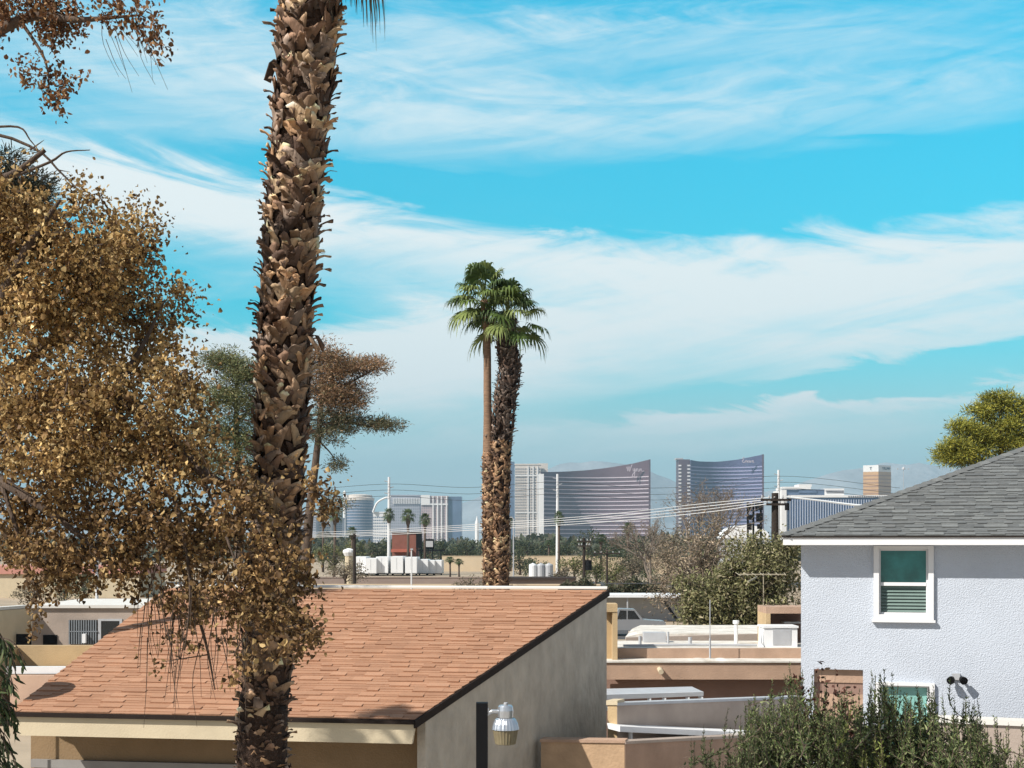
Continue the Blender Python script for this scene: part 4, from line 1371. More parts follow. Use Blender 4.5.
def pine(label, d, limbs_px, clumps, pal, wts, seed, per=90, nl=.20, nw=.020, bark='bark', group=None, loose=.85, leaf_m='needle'):
    pts0 = limbs_px[0][0][0]
    ba = P(pts0[0], pts0[1], d)
    t = thing('pine_tree', label, 'tree', (ba.x, d, 0), group)
    mb = MB(); L_ = []
    for pts, r0, r1 in limbs_px:
        L_.append(([P(p[0], p[1], d + (p[2] if len(p) > 2 else 0)) for p in pts], r0, r1))
    L_[0] = ([Vector((ba.x, d, 0))] + L_[0][0], L_[0][1], L_[0][2])
    limb_net(mb, L_, 7)
    g_ = np.random.default_rng(seed)
    k = d / F
    cen = []
    for px, py, rx, ry, n in clumps:
        q = unit(g_.normal(size=(n, 3))) * (g_.random((n, 1)) ** .45)
        p = P(px, py, d)
        cen.append(np.stack([p.x + q[:, 0] * rx * k, p.y + q[:, 1] * (rx * k * .9), p.z - q[:, 1] * 0 + q[:, 2] * ry * k], 1))
    cen = np.concatenate(cen)
    lp_ = limb_points(L_)
    for c_ in cen[g_.permutation(len(cen))[:int(len(cen) * .5)]]:
        a = Vector(lp_[np.argmin(((lp_ - c_) ** 2).sum(1))]); b = Vector(c_)
        mb.tube([a, (a + b) / 2 + Vector((0, 0, -.05)), b], [.03, .02, .008], 3, cap=False)
    mb.build('trunk', M[bark], t, smooth=True)
    v, f, c = needle_cloud(cen, per, loose * 9 * k, nl, nw, pal, wts, seed + 1, flat=.5)
    np_mesh('crown', v, f, M[leaf_m], t, c)
    return t
PINE_BROWN = [(.33, .20, .12), (.24, .165, .10), (.17, .14, .075), (.42, .27, .16)]
PINE_GREEN = [(.17, .19, .085), (.12, .145, .065), (.23, .225, .10), (.27, .225, .11)]
pine('half browned pine with bare leaning trunk, just right of the nearest palm', 60,
     [([(305, 600), (306, 560), (310, 510), (316, 460), (320, 420), (322, 385), (318, 350)], .30, .05),
      ([(320, 425), (345, 422), (375, 427), (392, 424)], .07, .02), ([(321, 400), (345, 385), (370, 372), (388, 362)], .07, .02),
      ([(322, 385), (335, 365), (345, 352)], .05, .02), ([(320, 420), (335, 405), (350, 400)], .05, .02), ([(321, 395), (300, 380), (285, 370)], .05, .02),
      ([(318, 440), (332, 455), (338, 470)], .04, .015), ([(313, 490), (330, 492), (342, 505)], .03, .01), ([(320, 415), (300, 415), (280, 420)], .05, .02)],
     [(340, 365, 28, 14, 34), (372, 366, 24, 8, 22), (322, 352, 16, 12, 14), (315, 385, 22, 18, 26), (345, 390, 24, 12, 24), (350, 405, 22, 8, 16), (290, 380, 24, 20, 20), (330, 372, 30, 20, 24), (338, 400, 26, 18, 20)],
     PINE_BROWN, [.4, .25, .2, .15], 41, 100, .15, .030, loose=.6)
pn_ = bpy.data.objects['pine_tree']
g_ = np.random.default_rng(77); k = 60 / F
cen = []
for px, py, rx, ry, n in [(350, 424, 28, 8, 26), (385, 424, 15, 6, 16), (328, 437, 16, 12, 12), (340, 418, 20, 8, 12), (337, 466, 7, 10, 6), (300, 425, 22, 14, 14), (334, 508, 14, 10, 7), (322, 402, 16, 20, 14)]:
    q = unit(g_.normal(size=(n, 3))) * (g_.random((n, 1)) ** .45); p = P(px, py, 60)
    cen.append(np.stack([p.x + q[:, 0] * rx * k, p.y + q[:, 1] * rx * k * .9, p.z + q[:, 2] * ry * k], 1))
v, f, c = needle_cloud(np.concatenate(cen), 110, .19, .15, .030, [(.13, .14, .08), (.17, .165, .095), (.26, .19, .125), (.09, .10, .065)], [.35, .3, .2, .15], 78, flat=.5)
np_mesh('green_bough', v, f, M['needle'], pn_, c)

pine('loose olive green pine behind the nearest palm trunk, left of it', 66,
     [([(238, 600), (240, 520), (238, 460), (236, 410), (238, 360)], .30, .05), ([(238, 440), (215, 420), (205, 400)], .07, .02), ([(238, 420), (262, 400), (275, 385)], .07, .02),
      ([(238, 460), (212, 460), (200, 470)], .07, .02), ([(238, 470), (260, 460), (275, 465)], .06, .02)],
     [(225, 360, 22, 12, 26), (245, 372, 26, 16, 34), (218, 395, 20, 16, 26), (250, 405, 26, 18, 34), (225, 430, 26, 16, 30), (252, 445, 24, 18, 30), (220, 465, 22, 14, 22), (255, 480, 22, 16, 20)],
     PINE_GREEN, [.35, .3, .2, .15], 51, 120, .18, .034, loose=.7)
pine('dark evergreen tip at the far left edge beneath bare twigs', 30,
     [([(-20, 700), (-12, 500), (-5, 300), (2, 200), (8, 168)], .28, .05), ([(2, 215), (30, 190), (48, 175)], .06, .02), ([(0, 235), (25, 225), (40, 215)], .05, .02)],
     [(5, 190, 18, 22, 26), (22, 195, 18, 16, 22), (38, 190, 14, 14, 16), (10, 165, 10, 12, 10), (20, 225, 26, 22, 30), (-15, 260, 20, 40, 26)],
     [(.045, .05, .03), (.07, .07, .045), (.035, .04, .03)], [.4, .3, .3], 61, 70, .17, .02)
pine('bright yellow green pine crown rising behind the grey hip roof', 62,
     [([(1010, 640), (1006, 560), (1002, 480), (1000, 400)], .32, .06), ([(1004, 470), (975, 455), (955, 448)], .07, .02), ([(1003, 450), (1030, 435), (1050, 430)], .07, .02), ([(1002, 430), (985, 415), (975, 405)], .06, .02)],
     [(958, 449, 20, 14, 30), (968, 428, 18, 10, 24), (985, 411, 14, 8, 18), (1004, 402, 13, 8, 18), (1026, 412, 20, 12, 30), (985, 437, 24, 12, 34), (1010, 428, 20, 12, 28), (975, 458, 30, 10, 30), (1020, 448, 28, 16, 40), (946, 456, 9, 8, 8), (990, 396, 7, 4, 5), (1045, 440, 20, 20, 20)],
     [(.32, .31, .05), (.20, .215, .04), (.44, .40, .075), (.11, .13, .035)], [.35, .3, .2, .15], 71, 120, .18, .030, loose=.5)

# ------------------------------------------------------------------ mid-distance trees
def leaf_tree(name, label, d, px, base_py, crown, pal, wts, seed, lsize, per, trunk_r, cat='tree', group=None, spread=.5, bark='bark', nl=None, twigs=.5):
    """crown = blobs (px, py, rx, ry, n clusters)"""
    x = X(px, d)
    t = thing(name, label, cat, (x, d, 0), group)
    g_ = np.random.default_rng(seed); k = d / F
    cen = []
    for cx, cy, rx, ry, n in crown:
        q = unit(g_.normal(size=(n, 3))) * (g_.random((n, 1)) ** .4); p = P(cx, cy, d)
        cen.append(np.stack([p.x + q[:, 0] * rx * k, p.y + q[:, 1] * rx * k, p.z + q[:, 2] * ry * k], 1))
    cen = np.concatenate(cen)
    cen[:, 2] = np.maximum(cen[:, 2], .25)
    mb = MB()
    zc = max(float(np.median(cen[:, 2])), .6)
    mb.tube(spline([(x, d, 0), (x + .02 * zc, d, zc * .5), (x - .03 * zc, d, zc)], 5), [trunk_r * (1 - .1 * i) for i in range(6)], 7)
    for c_ in cen[g_.permutation(len(cen))[:int(len(cen) * twigs)]]:
        a = Vector((x, d, zc * g_.uniform(.4, 1.0))); b = Vector(c_)
        mid = a.lerp(b, .5) + Vector((0, 0, .08 * (b - a).length))
        mb.tube([a, mid, b], [trunk_r * .3, trunk_r * .17, trunk_r * .05], 4, cap=False)
    mb.build('trunk', M[bark], t, smooth=True)
    n = len(cen) * per
    c_ = rep(cen, per) + g_.normal(0, spread * 10 * k, (n, 3))
    c_[:, 2] = np.maximum(c_[:, 2], .05)
    dr = g_.normal(0, 1, (n, 3)); dr[:, 2] -= .2
    sz = lsize * g_.uniform(.6, 1.35, n)
    v, f = leaf_quads(g_, c_, dr, sz, sz * (.55 if nl is None else nl), .25)
    tone = rep(g_.uniform(.65, 1.35, (len(cen), 1)), per)
    np_mesh('crown', v, f, M['leaf'], t, rep(pick_cols(g_, n, pal, wts) * tone, 6))
    return t
OLIVE = [(.21, .205, .095), (.15, .155, .07), (.29, .27, .14), (.40, .35, .23)]
leaf_tree('olive_tree', 'bushy olive green tree behind the television aerial, left of the pale house', 70, 742, 690,
          [(750, 560, 28, 26, 80), (775, 575, 26, 34, 90), (730, 600, 34, 36, 110), (765, 615, 34, 26, 90), (705, 615, 28, 26, 70), (700, 590, 24, 22, 40), (790, 550, 14, 16, 20), (740, 640, 40, 14, 50)],
          OLIVE, [.35, .27, .22, .16], 81, .20, 42, .22, spread=.5, nl=.4)
BROWNISH = [(.32, .25, .18), (.24, .19, .14), (.40, .32, .23), (.20, .18, .11)]
leaf_tree('thinning_tree', 'thinning tan and olive tree with fine twigs, left of the olive tree', 80, 700, 690,
          [(690, 560, 34, 34, 70), (715, 545, 26, 26, 50), (670, 590, 26, 26, 40), (720, 580, 30, 26, 50), (790, 600, 16, 40, 24)],
          BROWNISH, [.4, .25, .2, .15], 83, .20, 26, .16, spread=.62, nl=.3, twigs=.9, bark='pale_bark')

# bare tree
def bare_tree(label, d, px, py_top, spread, seed, levels=6, lean=0):
    r = random.Random(seed)
    x = X(px, d); H = Z(py_top, d)
    t = thing('bare_tree', label, 'tree', (x, d, 0))
    mb = MB(); tips = []
    def grow(p, dv, L, rad, lev):
        q = p + dv * L
        mid = p.lerp(q, .5) + Vector((r.uniform(-1, 1), r.uniform(-1, 1), r.uniform(-.5, 1))) * L * .07
        mb.tube([p, mid, q], [rad, rad * .85, rad * .7], 5 if lev < 3 else 3, cap=False)
        if lev >= levels:
            tips.append(q); return
        for i in range(3 if lev < 4 else 3):
            nd = (dv + Vector((r.gauss(0, 1), r.gauss(0, 1), r.gauss(.15, .6))) * spread).normalized()
            grow(q, nd, L * r.uniform(.62, .86), rad * .62, lev + 1)
    grow(Vector((x, d, 0)), Vector((lean, 0, 1)).normalized(), H * .30, H * .022, 0)
    mb.build('trunk', M['pale_bark'], t, smooth=True)
    g_ = np.random.default_rng(seed)
    tp = np.array([tuple(p) for p in tips])
    n = len(tp) * 3
    c_ = rep(tp, 3) + g_.normal(0, .22, (n, 3))
    v, f = leaf_quads(g_, c_, g_.normal(0, 1, (n, 3)), .20 * g_.uniform(.6, 1.3, n), .05, .2)
    np_mesh('crown', v, f, M['leaf'], t, rep(pick_cols(g_, n, [(.24, .19, .15), (.18, .14, .12), (.30, .24, .18)]), 6))
    return t
bare_tree('grey leafless tree with fine branching in front of the second curved tower', 120, 688, 478, .52, 5, 6, .05)
bare_tree('smaller grey leafless tree against the foot of the first curved tower', 130, 652, 505, .55, 9, 5, -.05)

# ---- green spiky shrubs at the lower right
def spiky(label, d, cx, spans, seed, pal, n_st, name='rosemary_shrub'):
    """upright stems with short needles; spans = [(px, top row)] silhouette"""
    g_ = np.random.default_rng(seed)
    t = thing(name, label, 'shrub', (X(cx, d), d, 0), 'spiky green shrubs at the lower right')
    mb = MB(); cen, dirs, sz = [], [], []
    pxs = [s[0] for s in spans]; tops = [s[1] for s in spans]
    for i in range(n_st):
        px = g_.uniform(pxs[0], pxs[-1]); top = np.interp(px, pxs, tops)
        dd = g_.uniform(-.9, .9)
        frac = g_.random()
        tip_py = top + (g_.normal(4, 11) if frac < .16 else 16 + 120 * g_.random() ** 1.2)
        tip = P(px, tip_py, d + dd)
        out = Vector(((px - cx) / F * d * .30 + g_.normal(0, .26), g_.normal(0, .24), 0))
        L_ = g_.uniform(.35, .85)
        bs = tip - Vector((out.x, out.y, L_))
        mid = bs.lerp(tip, .55) + Vector((out.x * .35 + g_.normal(0, .02), out.y * .3, -.05))
        s = spline([bs, mid, tip], 10)
        mb.tube(s, [.007 * (1 - .75 * k / 10) for k in range(11)], 3, cap=False)
        bare_ = g_.uniform(0, .10) if frac < .3 else 0
        m_ = int(105 * L_)
        for q in range(m_):
            u = g_.uniform(.05, 1.0 - bare_ * .5)
            x_ = u * 10; k_ = min(int(x_), 9)
            p = s[k_].lerp(s[k_ + 1], x_ - k_)
            ax = (s[k_ + 1] - s[k_]).normalized()
            a = g_.uniform(0, 6.283)
            ref = Vector((math.cos(a), math.sin(a), 0))
            cen.append(tuple(p)); dirs.append(tuple(ref * .6 + ax * g_.uniform(.4, 1.1))); sz.append(g_.uniform(.6, 1.2) * (.078 - .05 * u))
    mb.tube([(X(cx, d), d, 0), (X(cx, d), d, 2.6)], [.09, .04], 6)
    mb.build('stem', M['bark'], t)
    cen = np.array(cen); dirs = np.array(dirs); sz = np.array(sz)
    v, f = leaf_quads(g_, cen, dirs, sz, sz * .27, .3, 'narrow')
    tone = g_.uniform(.7, 1.3, (len(cen), 1))
    np_mesh('foliage', v, f, M['leaf'], t, rep(pick_cols(g_, len(cen), pal, None) * tone, 6))
    return t
SPK = [(.14, .18, .065), (.085, .12, .045), (.20, .245, .09), (.30, .33, .16), (.06, .085, .04)]
spiky('left of the spiky green shrubs, tallest one, in front of the brown walls', 15.5, 790, [(738, 735), (752, 702), (775, 690), (792, 676), (815, 690), (845, 705)], 3, SPK, 680)
spiky('middle spiky green shrub standing below the lower window of the pale house', 15, 870, [(815, 712), (840, 704), (862, 694), (882, 676), (900, 690), (935, 702)], 4, SPK, 600)
spiky('right hand spiky green shrub beneath the floodlight, sloping to the corner', 14.5, 960, [(900, 708), (930, 695), (958, 696), (975, 706), (1000, 730), (1030, 748)], 6, SPK, 540)
spiky('low sprawling spiky shrub in front of the shaded brown yard wall', 14.8, 725, [(684, 752), (700, 743), (720, 738), (745, 722), (765, 716)], 8, [(.09, .11, .05), (.14, .16, .075), (.06, .08, .035)], 170)
spiky('yellow green new growth at the foot of the spiky shrubs', 14.2, 865, [(838, 740), (855, 724), (868, 722), (885, 738)], 12, [(.17, .20, .05), (.24, .26, .08)], 80, 'young_shrub')
# red-brown sprigs
g_ = np.random.default_rng(15)
t = thing('red_leaf_shrub', 'thin dark red leaved sprigs rising among the spiky green shrubs', 'shrub', (X(838, 15), 15.3, 0))
mb = MB(); cen = []
for px, py in ((822, 662), (826, 690), (836, 668), (845, 682), (852, 700), (830, 704), (815, 706), (846, 696), (858, 712), (796, 676), (800, 668), (852, 690)):
    tip = P(px, py, 15.3 + g_.normal(0, .2)); bs = Vector((tip.x + g_.normal(0, .06), tip.y, tip.z - 1.1))
    s = spline([bs, bs.lerp(tip, .5) + Vector((g_.normal(0, .04), 0, 0)), tip], 8); mb.tube(s, [.006 - .0006 * q for q in range(9)], 3)
    for q in range(30):
        u = g_.uniform(.35, 1); cen.append(tuple(bs.lerp(tip, u) + Vector(g_.normal(0, .025, 3))))
mb.tube([(X(838, 15), 15.3, 0), (X(838, 15), 15.3, 3.6)], [.05, .02], 6)
mb.build('stem', M['bark'], t)
cen = np.array(cen); n = len(cen)
v, f = leaf_quads(g_, cen, g_.normal(0, 1, (n, 3)), .06 * g_.uniform(.6, 1.3, n), .03, .3)
np_mesh('foliage', v, f, M['leaf'], t, rep(pick_cols(g_, n, [(.09, .035, .025), (.14, .06, .04), (.06, .04, .025)]), 6))
# weeping green leaves at the lower left edge
g_ = np.random.default_rng(25)
dW = 9.0
t = thing('weeping_shrub', 'dark green shrub with long drooping leaves at the lower left corner', 'shrub', (X(-25, dW), dW, 0))
mb = MB(); cen, dirs = [], []
mb.tube([(X(-25, dW), dW, 0), P(-22, 700, dW), P(-14, 620, dW)], [.06, .04, .015], 7)
for i in range(46):
    px = -30 + 34 * g_.random(); py = g_.uniform(618, 770); d_ = dW + g_.normal(0, .15)
    a = P(px - 5, py - 14, d_); b = P(px + g_.uniform(6, 24), py + g_.uniform(6, 30), d_)
    s = spline([a, a.lerp(b, .5) + Vector((.02, 0, .04)), b], 6); mb.tube(s, .004, 3)
    for q in range(16):
        u = g_.random(); p = a.lerp(b, u); cen.append(tuple(p + Vector(g_.normal(0, .012, 3)))); dirs.append((g_.normal(.2, .5), g_.normal(0, .4), -1 + g_.normal(0, .3)))
mb.build('stem', M['bark'], t)
cen = np.array(cen); n = len(cen)
v, f = leaf_quads(g_, cen, np.array(dirs), .085 * g_.uniform(.6, 1.3, n), .020, .2, 'narrow')
np_mesh('foliage', v, f, M['leaf'], t, rep(pick_cols(g_, n, [(.05, .075, .03), (.035, .05, .025), (.09, .12, .05)]), 6))

# ------------------------------------------------------------------ mid-distance tree belt: prototypes, then copies
GRN = [(.065, .085, .045), (.09, .11, .055), (.05, .065, .04), (.13, .14, .075)]
YGR = [(.16, .17, .06), (.12, .135, .055), (.21, .20, .09)]
DRYB = [(.24, .19, .13), (.19, .155, .115), (.30, .25, .18), (.14, .13, .08)]
def belt_tree(label, kind, d, px, top_py, wpx, base_py=None):
    pal = {'g': GRN, 'y': YGR, 'd': DRYB}[kind]
    by = HY + CZ / d * F
    hgt = by - top_py
    cy = top_py + hgt * .48; ry = hgt * .48; rx = wpx / 2
    r = random.Random(int(px * 7 + d))
    crown = []
    for i in range(7):
        a = r.uniform(0, 6.28); q = r.uniform(.2, .75)
        crown.append((px + math.cos(a) * q * rx, cy + math.sin(a) * q * ry * .9 - hgt * .03, rx * r.uniform(.35, .55), ry * r.uniform(.3, .5), 9))
    return leaf_tree('belt_tree' if hgt > 22 else 'bush', label, d, px, by, crown, pal, None, int(px * 3 + d), 1.5 * d / F, 22, .0011 * d if hgt > 20 else .0005 * d, 'tree' if hgt > 22 else 'bush',
                     'trees and bushes in the middle distance', spread=.2, nl=.6, twigs=.3)
for args in [
    ('yellow green bush right of the leaning pine trunk', 'y', 250, 334, 538, 40),
    ('grey dry bush at the foot of the leaning pine, right side', 'd', 185, 345, 556, 58),
    ('dark green tree behind the dark utility pole left of the white trailers', 'g', 380, 372, 540, 34),
    ('dark green tree just left of the tall white monopole', 'g', 420, 384, 536, 22),
    ('dark green tree right of the dark billboard frames', 'g', 400, 446, 538, 34),
    ('rounded dark green tree left of the pair of palms', 'g', 380, 468, 534, 36),
    ('grey green low tree just behind the pair of palms', 'g', 360, 497, 540, 36),
    ('dark green tree below the cream hotel tower', 'g', 420, 527, 541, 26),
    ('dark green tree left of the second white monopole', 'g', 430, 546, 536, 26),
    ('large grey green tree at the foot of the first curved tower', 'g', 300, 587, 524, 56),
    ('mid green bush beside the small dark utility pole', 'y', 205, 574, 553, 34),
    ('olive bush right of the small dark utility pole', 'y', 215, 596, 560, 30),
    ('dark green tree between the small fan palms right of centre', 'g', 400, 611, 534, 28),
    ('pale green tree behind the rightmost small fan palm', 'g', 390, 632, 532, 30),
    ('brown dry tree behind the beige wall', 'd', 330, 655, 528, 44),
    ('brown dry bush in front of the beige wall', 'd', 210, 632, 553, 42),
    ('dark green tree above the far left flat roofed building', 'g', 120, 64, 556, 46),
    ('dark leafy tree behind the left flat roofed building', 'g', 130, 84, 566, 36),
    ('pale dry bush left of the dark green tree at the far left', 'd', 125, 36, 575, 40),
    ('dry grey bush at the foot of the pair of palms', 'd', 120, 470, 571, 40),
    ('wide grey green tree behind the brick block, left side', 'g', 460, 400, 540, 40),
    ('grey green tree behind the dark billboard frames', 'g', 470, 430, 538, 40),
    ('grey green tree left of the white spire', 'g', 450, 458, 541, 34),
    ('pale green broad tree below the rounded glass tower', 'y', 420, 358, 541, 44),
    ('low olive tree before the sandy bank, right of the pair of palms', 'g', 290, 520, 549, 30),
    ('grey green tree filling the gap left of the large one below the first curved tower', 'g', 340, 565, 537, 34),
    ('dusty green tree behind the thin dark utility pole', 'g', 360, 618, 540, 34),
    ('dusty brown tree right of the thin dark utility pole', 'd', 300, 640, 541, 34),
    ('tall dusty brown tree behind the smaller leafless tree', 'd', 310, 672, 526, 44),
    ('tan dry bush below the rounded dark green tree, right of the tanks', 'd', 190, 560, 566, 30),
    ('olive bush at the right end of the flat dark shed', 'y', 178, 612, 562, 32),
    ('grey dry bush just above the dark hedge, left one', 'd', 165, 628, 566, 36),
    ('dusty olive bush just above the dark hedge, middle one', 'g', 160, 652, 562, 38),
    ('tan dry bush just above the dark hedge, right one', 'd', 158, 680, 560, 40),
    ('dusty green tree before the beige wall, right of the thin dark utility pole', 'g', 255, 622, 548, 36),
    ('dusty brown tree before the beige wall beneath the bare trees', 'd', 250, 668, 545, 46),
    ('dusty olive tree at the right end of the beige wall', 'y', 260, 712, 545, 46),
    ('grey bush in front of the sandy bank wall, left of the second white monopole', 'g', 260, 535, 559, 26),
]:
    belt_tree(*args)
def far_wood():
    g_ = np.random.default_rng(8)
    n = 26000
    y = g_.uniform(520, 900, n); x = g_.uniform(-.42, .36, n) * y
    hh = 6.5 + 2.5 * np.sin(x * .05 + y * .01) + 1.6 * np.sin(x * .13)
    z = hh * g_.random(n) ** .7
    c_ = np.stack([x, y, np.maximum(z, .4)], 1)
    v, f = leaf_quads(g_, c_, g_.normal(0, 1, (n, 3)), 3.4 * g_.uniform(.5, 1.2, n), 1.9, .25)
    o = np_mesh('distant_trees', v, f, M['leaf'], None, rep(pick_cols(g_, n, [(.075, .09, .055), (.10, .115, .07), (.055, .065, .045), (.16, .15, .11)]), 6), origin=(0, 520, 0))
    tag(o, 'far off belt of grey green trees below the hotel towers', 'trees', None, 'stuff')
far_wood()
# clipped dark hedge
def hedge():
    g_ = np.random.default_rng(3); d = 122
    x0, x1 = X(560, d), X(720, d)
    n = 16000
    c_ = np.stack([g_.uniform(x0, x1, n), d + g_.uniform(0, 2.2, n), g_.random(n) ** .6 * (2.7 + .5 * np.sin(np.linspace(0, 1, n)))], 1)
    c_[:, 2] *= .92 + .12 * np.sin(c_[:, 0] * 1.3) + .08 * np.sin(c_[:, 0] * 3.1)
    v, f = leaf_quads(g_, c_, g_.normal(0, 1, (n, 3)), .26, .14, .25)
    o = np_mesh('hedge', v, f, M['leaf'], None, rep(pick_cols(g_, n, [(.075, .085, .045), (.10, .10, .055), (.055, .06, .035), (.16, .13, .08)]), 6), origin=((x0 + x1) / 2, d, 0))
    tag(o, 'long dark olive hedge behind the white carport roof', 'hedge')
hedge()

# small fan palms, far
def small_palm():
    rg = random.Random(77)
    t = thing('small_fan_palm', 'x', 'palm tree', (0, 0, 0), 'small fan palms in the middle distance')
    mb = MB(); mb.tube([(0, 0, 0), (.05, 0, 5), (0, 0, 10)], [.32, .24, .24], 8); mb.tube([(0, 0, 8.3), (0, 0, 9.2), (0, 0, 10.1)], [.26, .55, .30], 8)
    mb.build('trunk', M['bark'], t, smooth=True)
    v, f, c = palm_crown(rg, (0, 0, 10.1), 24, .9, .85, 16, [(.08, .12, .045), (.06, .09, .035), (.11, .145, .06)], (80, -30), .9, 0)
    np_mesh('crown', v, f, M['leaf'], t, c)
    return t
sp = small_palm()
spots = [(389, 511, 300, 1.0, 'small fan palm growing right beside the tall white monopole'), (408, 512, 290, 1.15, 'tallest small fan palm, left one of the two behind the thin white pole'),
         (425, 516, 300, 1.0, 'small fan palm above the dark billboard frames'), (335, 511, 290, 1.15, 'small fan palm right of the leaning pine trunk'),
         (323, 508, 320, 1.0, 'small fan palm half hidden by the leaning pine trunk'), (352, 529, 260, .8, 'short fan palm beside the dark utility pole on the left'),
         (559, 514, 300, .9, 'small fan palm beside the second white monopole, before the first curved tower'), (601, 536, 300, 1.1, 'broad fan palm at the foot of the first curved tower'),
         (628, 525, 300, .95, 'small fan palm right of the broad one, before the bare tree'), (510, 519, 330, .9, 'small fan palm just right of the pair of palms'),
         (450, 558, 215, .6, 'low fan palm before the sandy bank, left one of two'), (459, 560, 210, .55, 'low fan palm before the sandy bank, right one of two'),
         (549, 541, 380, 1.1, 'small fan palm behind the dark tree below the cream hotel tower')]
for i, (px, cy, d, s, lab) in enumerate(spots):
    o = sp if i == 0 else copy_tree(sp)
    zt_ = Z(cy, d)
    o.location = (X(px, d), d, 0); o.scale = (s, s, zt_ / 10.6); o.rotation_euler = (0, 0, i * 1.3)
    o['label'] = lab

# ------------------------------------------------------------------ lots, walls, trailers
def slab_thing(name, label, cat, pa, pb, top, d, th, m, coping=None):
    t = thing(name, label, cat, (X((pa + pb) / 2, d), d, 0))
    mb = MB(); mb.box((X(pa, d), d, 0), (X(pb, d), d + th, Z(top, d))); mb.build('wall_body', m, t)
    mb = MB(); mb.box((X(pa, d) - .05, d - .06, Z(top, d) + .003), (X(pb, d) + .05, d + th + .06, Z(top, d) + .16)); mb.build('coping', coping or m, t)
    return t
sandy = mat('sandy_block', (.58, .47, .33), .95, .08, .15)
slab_thing('block_wall', 'long low brown block wall in front of the white trailers', 'wall', 305, 492, 578, 200, .25, mat('mauve_block', (.28, .22, .19), .95, .1, .4))
slab_thing('block_wall', 'sandy bank wall seen between the pair of palms and the trailers', 'wall', 442, 606, 556.5, 330, .4, sandy)
slab_thing('block_wall', 'beige wall behind the bare trees right of centre', 'wall', 600, 740, 558, 300, .4, sandy)
slab_thing('kerb_wall', 'thin pale kerb wall just above the white roof flashing', 'wall', 300, 600, 585.5, 150, .25, sandy)
t = thing('flat_shed', 'flat dark shed roof with cream front, right of the pair of palms', 'shed', (X(540, 185), 185, 0))
mb = MB(); mb.box((X(498, 185), 185, 0), (X(575, 185), 191, Z(580, 185))); mb.build('wall', mat('mauve_block', (.28, .22, .19)), t)
mb = MB(); mb.box((X(497, 185), 184.6, Z(580, 185) + .003), (X(576, 185), 191.3, Z(577.5, 185))); mb.build('roof', M['felt'], t)
def trailer():
    t = thing('box_trailer', 'x', 'trailer', (0, 0, 0), 'white box trailers parked behind the block wall')
    mb = MB(); mb.box((-1.3, 0, .55), (1.3, 9, 3.85)); mb.build('box', M['white_metal'], t)
    mb = MB(); mb.box((-1.25, -.03, .65), (-.02, -.003, 3.75)); d1 = mb.build('door', M['white_metal'], t)
    mb = MB(); mb.box((.02, -.03, .65), (1.25, -.003, 3.75)); mb.build('door', M['white_metal'], t)
    mb = MB(); mb.box((-.12, -.05, 1.3), (-.08, -.031, 3.5)); mb.build('handle', M['grey_metal'], d1)
    mb = MB(); mb.box((-1.2, .1, .35), (1.2, 8.9, .545)); mb.build('chassis', M['black_metal'], t)
    for x in (-1.05, 1.05):
        for y in (1.2, 2.4):
            w = MB(); w.tube([(x - .14, y, .5), (x + .14, y, .5)], .5, 12); w.build('wheel', M['rubber'], t)
    return t
tr = trailer()
for i, (px, d, s, lab) in enumerate([(360, 282, 1.0, 'white box trailer at the left end of the row, by the dark utility pole'), (371, 280, .92, 'white box trailer second from the left end, left of the monopole'),
        (382, 281, 1.0, 'white box trailer touching the foot of the tall white monopole'), (397, 280, 1.02, 'white box trailer just right of the tall white monopole'),
        (411, 280, .98, 'white box trailer behind the thin white pole'), (423, 284, .85, 'smaller white box trailer, third from the right end'),
        (430, 285, .8, 'smaller white box trailer, second from the right end'), (437, 286, .8, 'small white box trailer at the right end of the row')]):
    o = tr if i == 0 else copy_tree(tr)
    o.location = (X(px, d), d, 0); o.scale = (s * .93, 1, s); o['label'] = lab
# white tanks by the shed
for i, (px, lab) in enumerate([(533, 'white upright tank, left of three beside the sandy wall'), (541, 'grey upright tank, middle of three beside the sandy wall'), (549, 'grey upright tank, right of three beside the sandy wall')]):
    d = 240
    t = thing('storage_tank', lab, 'tank', (X(px, d), d, 0), 'tanks beside the sandy wall')
    mb = MB(); mb.lathe((X(px, d), d, 0), [(.7, 0), (.7, 2.7), (.6, 2.9), (.15, 3.05)], 14); mb.build('shell', M['white_metal'] if i == 0 else M['grey_metal'], t)
    mb = MB(); mb.lathe((X(px, d), d, 3.05), [(.14, 0), (.14, .12)], 8); mb.build('lid', M['grey_metal'], t)
# white roof vent standing up left of the trailers
d = 190
t = thing('water_tank', 'pale turned tank rising beside the dark utility pole', 'tank', (X(349, d), d, 0))
mb = MB(); mb.tube([(X(349, d), d, 0), (X(349, d), d, Z(556, d))], .55, 10); mb.build('stand', M['cream'], t)
mb = MB(); mb.lathe((X(349, d), d, Z(556, d)), [(.6, 0), (.85, .5), (.8, .8), (.2, 1.05)], 12); mb.build('tank_body', M['white_metal'], t)
